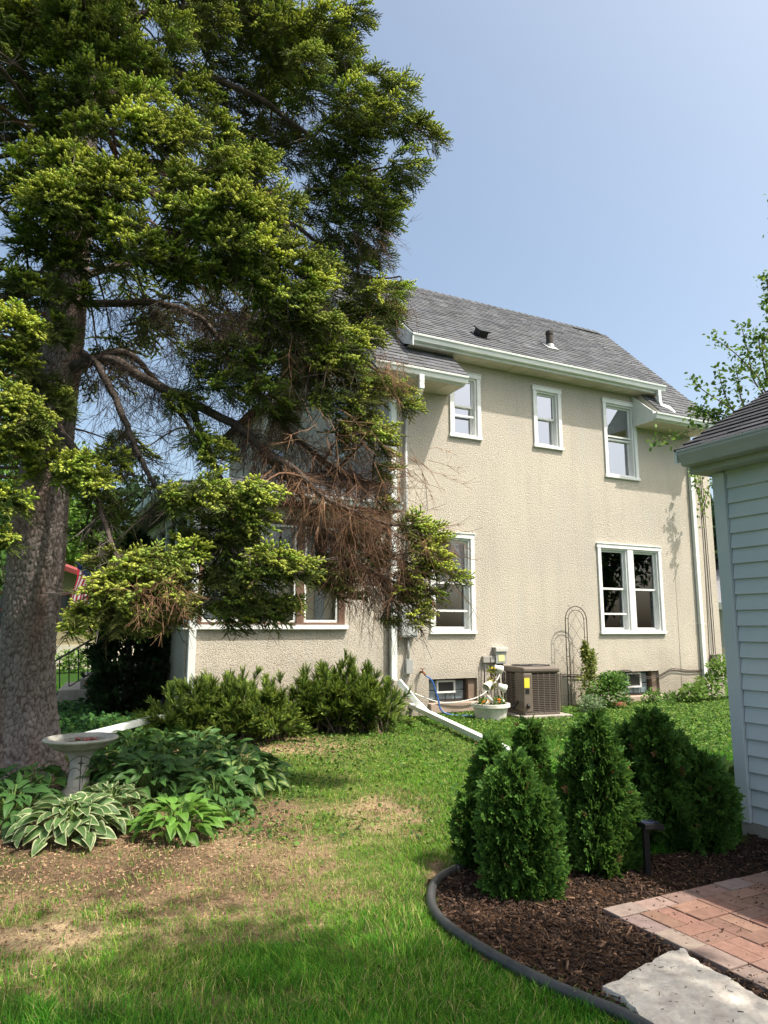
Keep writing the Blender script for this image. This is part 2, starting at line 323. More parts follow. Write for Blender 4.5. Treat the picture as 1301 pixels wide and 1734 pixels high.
def frame4(b, x0, x1, z0, z1, w, y0, y1):          # four bars of a frame, butted
    b.box(x0, x0 + w, y0, y1, z0, z1); b.box(x1 - w, x1, y0, y1, z0, z1)
    b.box(x0 + w, x1 - w, y0, y1, z0, z0 + w); b.box(x0 + w, x1 - w, y0, y1, z1 - w, z1)
def double_hung(w, glass, extra=(), lower_screen=True, mull=None, curtain=None):
    x0, x1, z0, z1 = w; cw = .085
    b = MB(); b.box(x0, x0 + cw, -.035, .0, z0 + .06, z1 - cw); b.box(x1 - cw, x1, -.035, 0, z0 + .06, z1 - cw)
    b.box(x0 - .015, x1 + .015, -.04, 0, z1 - cw, z1); b.box(x0 - .02, x1 + .02, -.05, 0, z0, z0 + .06); b.box(x0 - .02, x1 + .02, -.055, 0, z1, z1 + .02)
    cells = [(x0 + cw, x1 - cw)]
    if mull: cells = [(x0 + cw, mull[0]), (mull[1], x1 - cw)]; b.box(mull[0], mull[1], -.03, .02, z0 + .06, z1 - cw)
    win = b.build('window', M['white'], house, bevel=.006)
    for ci, (a, c) in enumerate(cells):
        s = MB(); j0, j1 = z0 + .06, z1 - cw
        s.box(a, a + .035, .0, .15, j0, j1); s.box(c - .035, c, .0, .15, j0, j1); s.box(a + .035, c - .035, .0, .15, j1 - .03, j1); s.box(a + .035, c - .035, 0, .15, j0, j0 + .03)
        zm = (j0 + j1) / 2 + .02
        frame4(s, a + .037, c - .037, zm - .02, j1 - .032, .04, .06, .10)
        frame4(s, a + .037, c - .037, j0 + .032, zm + .018, .04, .105, .145)
        for (k, zz) in extra:
            if k == ci: s.box(a + .036, c - .036, .03, .055, zz - .018, zz + .018)
        s.build('sash', M['white'], win)
        p = MB(); p.box(a + .07, c - .07, .078, .084, zm + .01, j1 - .06); p.box(a + .07, c - .07, .122, .128, j0 + .06, zm - .01)
        p.build('pane', glass, win)
        if lower_screen:
            q = MB(); q.poly((a + .04, .165, j0), (c - .04, .165, j0), (c - .04, .165, zm), (a + .04, .165, zm)); q.build('insect_screen', M['screen'], win)
    if curtain:
        cx0, cx1, cz0, cz1, cm = curtain; q = MB(); n = 40; pts = []
        for i in range(n + 1):
            x = cx0 + (cx1 - cx0) * i / n; pts.append((x, .40 + .03 * math.sin(i * 1.1) + .012 * math.sin(i * 2.7)))
        for i in range(n): q.poly((pts[i][0], pts[i][1], cz0), (pts[i + 1][0], pts[i + 1][1], cz0), (pts[i + 1][0], pts[i + 1][1], cz1), (pts[i][0], pts[i][1], cz1))
        q.build('curtain', cm, win)
    return win
double_hung(W1, M['skyglass'], [(0, 5.55)], True)
double_hung(W2, M['skyglass'], [], False, None, (1.65, 2.3, 5.15, 6.4, M['bluecurtain']))
double_hung(W3, M['skyglass'], [(0, 5.62)], False, None, (4.0, 4.38, 4.7, 6.4, M['bluecurtain']))
double_hung(W4, M['glass'], [(0, 1.82)], True)
double_hung(W5, M['glass'], [(0, 1.80)], True, (3.98, 4.14))
# basement windows: glass block with a small vent window
blk = mat('glass_block', (.13, .17, .20), .2, .7, var=(.26, .31, .34), var_scale=7)
stone = mat('basement_sill', (.42, .32, .26), .9, .2, var=(.30, .24, .2), var_scale=5, bump=('noise', 40, .4, .01))
for (x0, x1, z0, z1) in (B1, B2):
    b = MB(); w = (x1 - x0); xr = x1 - .17 * w
    frame4(b, x0 + .005, xr, z0 + .005, z1 - .005, .03, .12, .2); vx0 = x0 + .22 * w; vx1 = x0 + .60 * w
    win = b.build('basement_window', M['rustiron'], house)
    g = MB(); cw = (xr - x0 - .06) / 4; ch = (z1 - z0 - .07) / 2
    for i in range(4):
        for j in range(2):
            g.box(x0 + .035 + i * cw + .006, x0 + .035 + (i + 1) * cw - .006, .15, .19, z0 + .035 + j * ch + .006, z0 + .035 + (j + 1) * ch - .006)
    g.build('pane', blk, win, bevel=.01)
    v = MB(); frame4(v, vx0, vx1, z0 + .16, z1 - .035, .03, .10, .148); v.build('vent_frame', M['white'], win)
    v = MB(); v.box(vx0 + .03, vx1 - .03, .125, .135, z0 + .19, z1 - .065); v.build('vent_screen', M['screen'], win)
    r = MB(); r.box(xr + .01, x1 - .004, .05, .22, z0 + .004, z1 - .004); r.build('side_board', mat('bare_wood', (.23, .17, .13), .85, .2, var=(.16, .12, .09), var_scale=9), win)
    s = MB(); s.box(x0 - .02, x1 + .12, -.10, .10, z0 - .16, z0 + .003); s.build('window_sill', stone, win, bevel=.01)

# ---------------------------------------------------------------- roofs, laid course by course
def shingle_plane(b, p0, ux, uy, wx, wy, row=.14, tab=(.16, .34), thick=.012, cut=None, tint=(.72, 1.12), seed=1):
    rg = random.Random(seed); p0, ux, uy = map(np.asarray, (p0, ux, uy)); nz = np.cross(ux, uy); nz = nz / np.linalg.norm(nz)
    rows = int(wy / row) + 1
    for r_ in range(rows):
        y0 = r_ * row; y1 = min(y0 + row * 1.25, wy)
        if y0 >= wy: break
        lo, hi = cut(y0 + .5 * row) if cut else (0, wx)
        x = lo - rg.random() * tab[0]
        while x < hi:
            w = rg.uniform(*tab); a, c = max(x, lo), min(x + w - .004, hi); x += w
            if c - a < .02: continue
            t = rg.uniform(*tint); t = t * (1.12 if rg.random() < .2 else 1); b.cur = (t, t, t * rg.uniform(.98, 1.05))
            th = thick * rg.uniform(.7, 1.4); o0 = p0 + ux * a + uy * y0; o1 = p0 + ux * c + uy * y0; q1 = p0 + ux * c + uy * y1; q0 = p0 + ux * a + uy * y1
            b.add([o0 + nz * (th + .006), o1 + nz * (th + .006), q1 + nz * .004, q0 + nz * .004, o0, o1], [(0, 1, 2, 3), (4, 5, 1, 0), (4, 0, 3), (5, 2, 1)])
RY, RZ = 2.6, 9.42
EY, EZ = -.70, 6.06
def main_pt(y): return EZ + (RZ - EZ) / (RY - EY) * (y - EY)
DY, DZ = -.47, 6.80
def slope_vec(y0, z0, y1, z1):
    d = np.array([0, y1 - y0, z1 - z0]); L = np.linalg.norm(d); return d / L, L
def roof_deck(b, s0, s1, y0, z0, y1, z1, th=.12):
    b.prism([(0, y0, z0), (0, y1, z1), (0, y1, z1 - th), (0, y0 + .14, z0 - .02), (0, y0 + .02, z0 - .012)], (s0, 0, 0), (s1, 0, 0))
b = MB(); roof_deck(b, -2.3, -.42, EY, EZ - .015, RY, RZ - .015); roof_deck(b, 4.5, HW + .08, EY, EZ - .015, RY, RZ - .015)
roof_deck(b, -2.3, HW + .08, 2 * RY - EY, EZ - .015, RY, RZ - .015)
roof = b.build('roof', M['soffit'], house)
b = MB(); d, L = slope_vec(EY, EZ, RY, RZ)
shingle_plane(b, (-2.3, EY, EZ), (1, 0, 0), d, 2.3 - .42, L, seed=2); b.build('shingles', M['shingle'], roof); b = MB()
shingle_plane(b, (4.5, EY, EZ), (1, 0, 0), d, HW + .08 - 4.5, L, seed=3)
b.build('shingles', M['shingle'], roof)
DS0, DS1 = -1.42, 4.98
b = MB(); roof_deck(b, DS0, DS1, DY, DZ - .012, RY - .05, RZ - .02, .1); dr = b.build('dormer_roof', M['soffit'], house)
b = MB(); d2, L2 = slope_vec(DY, DZ, RY, RZ + .02); shingle_plane(b, (DS0, DY, DZ), (1, 0, 0), d2, DS1 - DS0, L2, seed=5)
for k in range(44):                                # ridge caps
    x = DS0 - .9 + k * .19; t = random.uniform(.7, 1); b.cur = (t, t, t); z = RZ + .035
    if x > HW: break
    b.add([(x, RY - .14, z - .11), (x + .2, RY - .14, z - .12), (x + .2, RY, z + .01), (x, RY, z + .022), (x + .2, RY + .14, z - .12), (x, RY + .14, z - .11)], [(0, 1, 2, 3), (3, 2, 4, 5)])
b.build('shingles', M['shingle'], dr)
# rake end of the upper roof on the left
b = MB(); b.prism([(0, DY - .0, DZ - .02), (0, DY, DZ - .24), (0, .2, 6.97), (0, RY - .6, main_pt(RY - .6) + .1), (0, RY - .6, main_pt(RY - .6) + .28)][:2] + [(0, -.1, 6.72), (0, 1.3, main_pt(1.3) + .03), (0, 1.3, DZ + (RZ - DZ) / (RY - DY) * (1.3 - DY) - .02)], (DS0 - .02, 0, 0), (DS0, 0, 0))
b.build('rake_board', M['gutter'], house)

def gutter(s0, s1, y, z, name='gutter', h=.12):    # K-style: y is the fascia line, z the top edge
    b = MB(); pr = [(0, y, z), (0, y - .125, z), (0, y - .125, z - .03), (0, y - .10, z - .055), (0, y - .085, z - h), (0, y, z - h)]
    ln = MB(); b.prism(pr, (s0, 0, 0), (s1, 0, 0))
    b.prism([(0, y - .128, z + .004), (0, y - .118, z + .004), (0, y - .118, z - .012), (0, y - .128, z - .012)], (s0 - .004, 0, 0), (s1 + .004, 0, 0))
    return b.build(name, M['gutter'], house, bevel=.004)
gutter(-2.3, -.40, -.585, 6.05); gutter(4.37, HW + .1, -.585, 6.05); gutter(DS0 - .02, DS1 - .02, -.36, 6.79)
for (s0, s1, y0, z) in ((-2.28, -.44, -.585, 5.9), (4.40, HW + .05, -.585, 5.9), (DS0, DS1 - .05, -.36, 6.62)):
    b = MB(); b.box(s0, s1, y0 - .006, y0 + .014, z, z + .2); b.build('fascia', M['white'], house)
rg = random.Random(4); sofm = mat('soffit_panel', (.60, .55, .46), .55, .3, attr='mul', var=(.85, .80, .72), var_scale=1.6)
for (s0, s1, y0, y1, z) in ((-2.28, -.44, -.57, -.003, 5.9), (4.40, HW + .05, -.57, -.003, 5.9), (DS0, DS1 - .05, -.345, -.003, 6.62)):
    x = s0; b = MB()
    while x < s1 - .01:
        w = min(.30, s1 - x); t = rg.choice((1, 1, .97, .93, 1.03)); b.cur = (t, t * .995, t * .98); b.box(x + .004, x + w - .004, y0, y1, z - .012 + rg.uniform(0, .004), z + .004); x += .30
    b.build('soffit', sofm, house)
b = MB(); b.box(4.375, 4.40, -.585, -.003, 5.9, 6.13); b.prism([(0, -.585, 6.10), (0, -.003, 6.10), (0, -.003, 6.62)], (4.372, 0, 0), (4.40, 0, 0)); b.build('eave_return', M['gutter'], house); b = MB(); b.box(-.44, -.415, -.585, -.003, 5.9, 6.1)
b.build('eave_return', M['gutter'], house)
# downspouts
def dspout(pts, w=.085, h=.06, nm='downspout', m=None, up=(0, 1, 0)):
    b = MB(); b.rtube(pts, w, h, up); return b.build(nm, m or M['gutter'], house, bevel=.006)
dspout([(6.06, -.64, 5.93), (6.06, -.64, 5.82), (6.06, -.42, 5.6), (6.06, -.05, 5.3), (6.06, -.05, 5.2)])
dspout([(6.06, -.05, 5.2), (6.05, -.05, .52)], .1, .075); dspout([(6.05, -.05, .52), (6.05, -.06, .47), (6.08, -.11, .42), (6.55, -.5, .32), (6.95, -.8, .26)], .09, .07, up=(0, 0, 1))
for z in (1.6, 3.1, 4.6): b = MB(); b.box(5.99, 6.13, -.093, -.001, z, z + .025); b.build('strap', M['gutter'], house)
dspout([(4.78, -.42, 6.67), (4.78, -.42, 6.42), (4.80, -.45, 6.32), (4.92, -.55, 6.25), (5.0, -.60, 6.13)])
dspout([(SE + .02, -.05, 5.88), (SE + .02, -.05, .62)], .11, .085)
dspout([(-1.37, -.64, 5.97), (-1.37, -.64, 5.70), (-1.37, -.56, 5.60), (-1.37, -.10, 5.52)], .1, .07)
b = MB(); b.tube([(-1.37, -.06, 5.55), (-1.37, -.06, 1.86)], .032, 10); b.build('conduit', M['galv'], house, smooth=True)
b = MB(); b.tube([(6.42, -.012, 5.0), (6.43, -.012, .95)], .012, 6); b.tube([(6.48, -.01, 5.0), (6.50, -.01, 1.5), (6.49, -.01, .9)], .008, 6); b.build('wall_cable', M['rustiron'], house)
# roof vents
b = MB(); q = d2; base = np.array([2.45, .38, DZ + (RZ - DZ) / (RY - DY) * (.38 - DY)])
b.tube([base, base + (0, 0, .36)], .075, 16); b.tube([base + (0, 0, .30), base + (0, 0, .37)], .085, 16); vp = b.build('vent_pipe', M['rustiron'], roof, auto=40)
b = MB(); b.obox(base + np.array([.0, -.02, .02]), (1, 0, 0), d2, np.cross((1, 0, 0), d2), .15, .15, .008); b.lathe([(.11, -.06), (.092, .04), (.086, .07)], base, 16); b.build('vent_flashing', M['galv'], vp)
b = MB(); base = np.array([.42, .10, DZ + (RZ - DZ) / (RY - DY) * (.10 - DY)]); nn = np.cross((1, 0, 0), d2)
b.obox(base + nn * .02, (1, 0, 0), d2, nn, .16, .15, .012); b.obox(base + nn * .09, (1, 0, 0), d2, nn, .10, .11, .06); b.obox(base + nn * .15 + d2 * .0, (1, 0, 0), d2, nn, .13, .14, .012)
b.build('roof_vent', M['black'], roof)
# rear wing roof
b = MB(); b.poly((SE - .4, 5.0, 7.6), (SE - .4, 11.9, 7.6), (2.5, 10, 9.3), (2.5, 7, 9.3)); b.poly((SE - .4, 11.9, 7.6), (HW + .4, 11.9, 7.6), (2.5, 10, 9.3)); b.poly((HW + .4, 5, 7.6), (HW + .4, 11.9, 7.6), (2.5, 10, 9.3), (2.5, 7, 9.3)); b.poly((SE - .4, 5, 7.6), (HW + .4, 5, 7.6), (2.5, 7, 9.3))
b.build('wing_roof', M['rustiron'], house)
# gable end window seen obliquely
gpm = mat('gable_pane', (.03, .04, .055), .08, .8)
for (y0, y1, z0, z1) in ((5.9, 7.0, 5.2, 6.9), (1.6, 2.6, 5.0, 6.6)):
    b = MB()
    for (a, c, d_, e) in ((y0, y0 + .1, z0, z1), (y1 - .1, y1, z0, z1), (y0 + .1, y1 - .1, z0, z0 + .08), (y0 + .1, y1 - .1, z1 - .1, z1), (y0 + .1, y1 - .1, (z0 + z1) / 2, (z0 + z1) / 2 + .06)): b.box(SE - .04, SE - .001, a, c, d_, e)
    gw = b.build('gable_window', M['white'], house)
    b = MB(); b.box(SE - .015, SE - .002, y0 + .1, y1 - .1, z0 + .08, z1 - .1); b.build('pane', gpm, gw)

# ---------------------------------------------------------------- enclosed porch
PL, PB = -5.15, 4.6
b = MB(); holes_wall(b, PL, SE - .02, -.3, 3.28, [(-4.95, -2.52, 1.56, 3.28)], y=.03, reveal=.2)
b.poly((PL, .03, -.3), (PL, .03, 1.5), (PL, PB, 1.5), (PL, PB, -.3)); b.poly((PL, PB - .3, 1.5), (PL, PB - .3, 3.28), (PL, PB, 3.28), (PL, PB, 1.5))
b.build('porch_wall', M['stucco'], house)
b = MB(); b.box(PL - .05, -2.46, -.05, .10, 1.49, 1.56); b.box(PL - .05, PL + .1, .10, PB, 1.49, 1.56); b.build('porch_sill', M['white'], house)
b = MB(); b.box(PL - .02, SE - .02, -.01, .2, 3.282, 3.48); b.box(PL - .02, PL + .2, .2, PB, 3.282, 3.48); b.build('porch_frieze', M['soffit'], house)
b = MB(); mull = [(-5.13, -4.92), (-4.155, -4.022), (-3.385, -3.253), (-2.64, -2.52)]
for (a, c) in mull: b.box(a, c, .0, .14, 1.56, 3.28)
for (a, c) in ((mull[0][1], mull[1][0]), (mull[1][1], mull[2][0]), (mull[2][1], mull[3][0])): b.box(a, c, 0, .14, 3.20, 3.28); b.box(a, c, 0, .14, 1.56, 1.60)
pf = b.build('porch_window', M['brown'], house, bevel=.005)
cells = [(mull[i][1], mull[i + 1][0]) for i in range(3)]
b = MB()
for (a, c) in cells: frame4(b, a, c, 1.60, 3.20, .04, .03, .08); b.box(a + .04, c - .04, .03, .07, 2.42, 2.46)
b.build('sash', M['white'], pf)
b = MB()
for (a, c) in cells: b.box(a + .03, c - .03, .05, .056, 1.63, 3.17)
b.build('pane', glass_mat('porch_glass', (.88, .89, .88), .22), pf)
def drape(x0, x1, z0, z1, y, amp, n, m_):
    q = MB(); pts = [(x0 + (x1 - x0) * i / n, y + amp * math.sin(i * 1.3) + amp * .4 * math.sin(i * 2.9)) for i in range(n + 1)]
    for i in range(n): q.poly((*pts[i], z0), (*pts[i + 1], z0), (*pts[i + 1], z1), (*pts[i], z1))
    q.build('curtain', m_, pf)
shade_m = mat('roller_shade', (.64, .55, .44), .85, .15, var=(.58, .49, .38), var_scale=1.2)
for (a, c) in cells:
    q = MB(); q.poly((a, .155, 1.60), (c, .155, 1.60), (c, .155, 2.44), (a, .155, 2.44)); q.build('roller_shade', shade_m, pf)
for (x0, x1, z0, z1) in ((-4.0, -3.66, 1.62, 3.2), (-3.02, -2.84, 1.62, 2.5), (-3.24, -3.02, 2.4, 3.2), (-4.9, -4.55, 1.65, 3.2), (-2.86, -2.65, 2.4, 3.2), (-3.62, -3.40, 2.4, 3.2)): drape(x0, x1, z0, z1, .135, .012, 30, M['curtain'])
b = MB(); b.poly((PL + .1, 1.2, 1.5), (SE, 1.2, 1.5), (SE, 1.2, 3.3), (PL + .1, 1.2, 3.3)); b.poly((PL + .1, .2, 1.5), (SE, .2, 1.5), (SE, 1.2, 1.5), (PL + .1, 1.2, 1.5)); b.poly((SE, .2, 1.5), (SE, 1.2, 1.5), (SE, 1.2, 3.3), (SE, .2, 3.3)); b.poly((PL + .1, .2, 3.285), (SE - .03, .2, 3.285), (SE - .03, 1.2, 3.285), (PL + .1, 1.2, 3.285))
b.build('porch_interior', M['interior'], house)
b = MB()
for i in range(5):
    y0 = .1 + i * .95; b.box(PL - .01, PL + .12, y0, y0 + .1, 1.56, 3.28); 
    if i < 4: b.box(PL + .0, PL + .05, y0 + .1, y0 + .95, 2.38, 2.44)
side = b.build('porch_side_window', M['white'], house)
b = MB(); b.box(PL + .03, PL + .036, .2, PB - .3, 1.56, 3.28); b.build('pane', M['glass'], side)
b = MB(); A, B_, C_ = (-5.58, -.40, 3.62), (SE - .01, -.40, 3.62), (SE - .01, 1.7, 4.65); D_, E_ = (SE - .01, 3.2, 4.65), (-5.58, PB + .4, 3.62)
b.poly(A, B_, C_); b.poly(A, C_, D_, E_); b.poly(A, (-5.58, -.40, 3.5), (SE - .01, -.40, 3.5), B_); b.poly(A, E_, (-5.58, PB + .4, 3.5), (-5.58, -.4, 3.5)); b.poly((-5.58, -.4, 3.5), (-5.58, PB + .4, 3.5), (SE, PB + .4, 3.5), (SE, -.4, 3.5))
pr = b.build('porch_roof', M['rustiron'], house)
b = MB(); ux = np.array([1., 0, 0]); uy = np.array([0, 2.1, 1.03]); Ly = np.linalg.norm(uy); uy /= Ly
shingle_plane(b, (-5.58, -.40, 3.63), ux, uy, 3.92, Ly, cut=lambda y: (3.92 * y / Ly, 3.92), seed=9)
ux2 = np.array([0, -1., 0]); uy2 = np.array([3.92, 0, 1.03]); L2_ = np.linalg.norm(uy2); uy2 /= L2_
shingle_plane(b, (-5.58, PB + .4, 3.63), ux2, uy2, PB + .8, L2_, cut=lambda y: (1.8 * y / L2_, PB + .8 - 2.1 * y / L2_), seed=10, row=.18)
b.build('shingles', M['shingle'], pr)
gutter(-5.60, SE - .03, -.40, 3.63, 'porch_gutter')
b = MB(); b.box(-5.70, -5.58, -.4, PB + .4, 3.5, 3.63); b.build('porch_side_gutter', M['gutter'], house)
dspout([(-5.06, -.45, 3.52), (-5.06, -.40, 3.42), (-5.06, -.03, 3.25), (-5.06, -.03, .45)], .11, .085)
# ================================================================ garage (local x along U, local y away from the camera = -N)
garage = thing('garage', GO, 'pale grey clapboard garage with charcoal shingle roof beside the brick patio', 'garage', HROT)
gtm = mat('garage_trim', (.40, .42, .415), .5, .35, var=(.35, .37, .365), var_scale=1.5)
GL, GT = 6.0, 2.80                                # wall length towards the camera, wall height
b = MB(); b.box(.03, 4.5, -GL, -.03, .12, GT); b.build('wall', M['siding'], garage)
b = MB(); b.box(.0, 4.5, -GL, -.01, -.3, .125); b.build('foundation', M['concrete'], garage)
b = MB(); k = 0; z = .12; row = .1165
while z < GT - .02:
    z1 = min(z + row, GT - .01); m_ = z + .45 * (z1 - z)   # lap siding: bottom edge stands proud
    for (ya, yb) in ((-GL, -.095),):
        b.add([(.030, ya, z1 + .004), (.030, yb, z1 + .004), (.006, yb, z + .004), (.006, ya, z + .004), (.030, ya, z), (.030, yb, z)], [(0, 1, 2, 3), (3, 2, 5, 4)])
    b.add([(.1, -.030, z1 + .004), (4.4, -.030, z1 + .004), (4.4, -.006, z + .004), (.1, -.006, z + .004), (.1, -.03, z), (4.4, -.03, z)], [(3, 2, 1, 0), (4, 5, 2, 3)])
    z += row
b.build('siding', M['siding'], garage)
b = MB(); b.box(-.012, .03, -.09, .012, .115, GT - .10); b.box(.03, .10, -.03, .012, .115, GT - .10); b.build('corner_trim', M['siding'], garage, bevel=.004)
b = MB(); b.box(-.13, .03, -GL - .3, .10, GT - .09, GT + .03); b.build('frieze', gtm, garage, bevel=.003)
b = MB(); b.box(-.145, -.13, -GL - .3, .11, GT - .09, GT + .07); b.box(-.13, 4.9, .10, .115, GT - .09, GT + .03); b.build('fascia', gtm, garage, bevel=.003)
y0, y1 = -GL - .3, .085
b = MB(); pr = [(-.145, 0, GT + .065), (-.30, 0, GT + .07), (-.30, 0, GT + .04), (-.28, 0, GT + .005), (-.255, 0, GT - .045), (-.145, 0, GT - .045)]
b.prism(pr, (0, y0, 0), (0, y1, 0)); b.prism([(-.306, 0, GT + .078), (-.29, 0, GT + .078), (-.29, 0, GT + .058), (-.306, 0, GT + .058)], (0, y0 - .005, 0), (0, y1 + .005, 0)); b.build('gutter', gtm, garage, bevel=.004)
ed = np.array([1., 0, .56]); sl = np.linalg.norm(ed); ed /= sl; run = 2.7
b = MB(); p = [(-.26, GT + .07), (-.26 + run, GT + .07 + run * .56), (-.26 + 2 * run, GT + .07), (-.26 + 2 * run, GT - .0), (-.26 + run, GT + run * .56 - .02), (-.26, GT + .02)]
b.prism([(x, 0, z) for x, z in p], (0, y0, 0), (0, .10, 0)); gr_ = b.build('roof', M['siding'], garage)
b = MB(); shingle_plane(b, (-.28, 0.125, GT + .075), (0, -1, 0), ed, 0.125 - y0, run * sl + .02, row=.125, tab=(.2, .34), thick=.010, tint=(.75, 1.25), seed=21); b.build('shingles', M['shingledark'], gr_); b = MB()
shingle_plane(b, (-.24 + 2 * run, y0, GT + .075), (0, 1, 0), np.array([-ed[0], 0, ed[2]]), 0.125 - y0, run * sl + .02, row=.125, tab=(.2, .34), thick=.010, tint=(.75, 1.25), seed=22)
b.build('shingles', M['shingledark'], gr_)
b = MB(); b.prism([(0, 0.105, -.10), (0, 0.128, -.10), (0, .128, .0), (0, .105, .0)], (-.28, 0, GT + .075), (-.28 + run, 0, GT + .075 + run * .56)); b.build('rake_board', M['gutter'], garage)
b = MB(); b.poly((.03, -.02, GT), (-.26 + run, -.02, GT + run * .56), (4.5, -.02, GT)); b.build('gable', M['siding'], garage)
# ================================================================ ground
def ellipses(P, lst):                              # soft union of ellipses given as photo spots on the lawn
    d = np.zeros(len(P))
    for (x, y, rx, ry, w) in lst:
        c = gr(x, y)[:2]; ax = gr(x + rx, y)[:2] - c; ay = gr(x, y - ry)[:2] - c
        A = np.array([ax, ay]).T; q = (np.linalg.inv(A) @ (P[:, :2] - c).T).T
        d = np.maximum(d, w * np.clip(1.6 - np.sqrt((q ** 2).sum(1)) * 1.1, 0, 1))
    return d
BARE = [(80, 1592, 130, 30, .78), (110, 1475, 220, 34, .92), (330, 1425, 90, 22, .85), (460, 1262, 120, 24, .85), (640, 1380, 90, 34, .65), (440, 1380, 80, 36, .9), (400, 1330, 110, 50, .75), (300, 1350, 220, 90, 1),
        (560, 1215, 80, 10, .7), (60, 1340, 200, 90, 1), (400, 1240, 200, 25, .6), (300, 1530, 120, 25, .55), (560, 1430, 80, 20, .4), (740, 1490, 18, 30, .9), (820, 1350, 20, 20, .5)]
DRY = [(420, 1500, 320, 60, .9), (650, 1440, 200, 60, .85), (150, 1600, 260, 60, .9), (600, 1330, 200, 90, .8), (760, 1400, 60, 80, .7), (700, 1250, 150, 30, .6), (480, 1440, 160, 40, .9), (760, 1290, 90, 60, .5)]
GREEN = [(460, 1320, 90, 25, .9), (540, 1330, 60, 20, .6), (330, 1640, 200, 30, .6), (500, 1300, 60, 20, .8)]
def fbm(P, sc, seed=0):
    return np.array([noise.fractal(Vector((p[0] * sc + seed, p[1] * sc, seed * 1.7)), 1.0, 2.0, 4) for p in P])
BED = [gr(*p)[:2] for p in ((800, 1476), (768, 1487), (742, 1503), (731, 1525), (733, 1552), (752, 1578), (790, 1607), (850, 1645), (925, 1684), (1000, 1717), (1065, 1745), (1150, 1800))]
BED = [np.array(p) for p in BED]
bed_poly = BED + [gloc(-1.0, 4.2)[:2], gloc(0.02, 4.2)[:2], gloc(0.02, .05)[:2], gloc(-.3, .22)[:2], gloc(-1.0, .1)[:2], gr(1000, 1440)[:2], gr(900, 1455)[:2]]
def inside(P, poly):
    x, y = P[:, 0], P[:, 1]; r = np.zeros(len(P), bool); n = len(poly)
    for i in range(n):
        (x0, y0), (x1, y1) = poly[i], poly[(i + 1) % n]
        c = ((y0 > y) != (y1 > y)) & (x < (x1 - x0) * (y - y0) / (y1 - y0 + 1e-12) + x0); r ^= c
    return r
gx = np.concatenate([[-600, -150, -60, -30, -18], np.arange(-12, 10.01, .08), [16, 30, 60, 150, 600]])
gy = np.concatenate([[-200, -60, -20, -6, -2], np.arange(0, 20.01, .08), [24, 30, 45, 90, 250, 900]])
X, Y = np.meshgrid(gx, gy, indexing='ij'); P = np.stack([X.ravel(), Y.ravel()], 1)
h = np.zeros(len(P)); nearm = (np.abs(P[:, 0]) < 13) & (P[:, 1] > -1) & (P[:, 1] < 21)
h[nearm] = fbm(P[nearm], .9, 3) * .012 + fbm(P[nearm], 4, 5) * .005
bare = np.clip(ellipses(P, BARE) - ellipses(P, GREEN), 0, 1); bn = np.zeros(len(P)); bn[nearm] = fbm(P[nearm], 3.3, 77) + .6 * fbm(P[nearm], 9, 78); bare = np.clip((bare + .55 * bn * (bare > .02) - .38) * 3.2 + .3, 0, 1) * (bare > .02); dry = ellipses(P, DRY)
c_soil = np.array([.29, .21, .125]); c_dark = np.array([.135, .095, .058]); c_sand = np.array([.40, .305, .185]); c_green = np.array([.035, .09, .014]); c_straw = np.array([.17, .18, .06])
t = np.zeros((len(P), 1)); t[nearm, 0] = fbm(P[nearm], 2.2, 9)
dk = ellipses(P, [(110, 1475, 280, 40, 1), (430, 1385, 80, 40, .9), (60, 1350, 220, 80, 1), (330, 1345, 200, 70, 1), (1180, 1350, 100, 60, .6)])[:, None]
cg = c_green * (1 - dry[:, None] * .8) + c_straw * dry[:, None] * .8
cs = c_soil * (1 - dk) + c_dark * dk; sd = ellipses(P, [(460, 1262, 130, 26, 1), (120, 1590, 160, 40, .9), (640, 1380, 110, 45, .6), (400, 1425, 60, 20, .5)])[:, None]; cs = cs * (1 - sd) + c_sand * sd
gcol = cg * (1 - bare[:, None]) + cs * bare[:, None]; gcol *= 1 + .5 * t
ni, nj = len(gx), len(gy); idx = np.arange(ni * nj).reshape(ni, nj)
Fq = np.stack([idx[:-1, :-1], idx[1:, :-1], idx[1:, 1:], idx[:-1, 1:]], -1).reshape(-1, 4)
gm = mat('lawn_soil', (.2, .15, .1), .95, .1, attr=True, var=(.55, .5, .5), var_scale=22, var_detail=8, bump=('noise', 55, .9, .03))
ground = np_mesh('ground', np.c_[P, h], Fq, gm, None, gcol, True); tag(ground, 'patchy back yard lawn of grass and bare soil', 'lawn', kind='structure')

# mulch bed
def poly_sheet(name, poly, z, m, step=.06, amp=.02, mound=0.0):
    pl = np.array(poly); x0, y0 = pl.min(0); x1, y1 = pl.max(0)
    xs = np.arange(x0, x1 + step, step); ys = np.arange(y0, y1 + step, step); X, Y = np.meshgrid(xs, ys, indexing='ij'); Q = np.stack([X.ravel(), Y.ravel()], 1)
    ins_ = inside(Q, poly); zz = z + fbm(Q, 3, 2) * amp
    idx = np.arange(len(Q)).reshape(len(xs), len(ys)); Fq = np.stack([idx[:-1, :-1], idx[1:, :-1], idx[1:, 1:], idx[:-1, 1:]], -1).reshape(-1, 4)
    keep = ins_[Fq].any(1)
    return np_mesh(name, np.c_[Q, zz], Fq[keep], m, None, None, True)
mm = mat('mulch_soil', (.028, .017, .011), .95, .1, var=(.075, .04, .022), var_scale=30, var_detail=8, bump=('noise', 70, 1, .03))
bed = poly_sheet('mulch_bed', bed_poly, .025, mm); tag(bed, 'dark brown bark mulch bed curving round the shrubs', 'mulch bed', kind='structure')
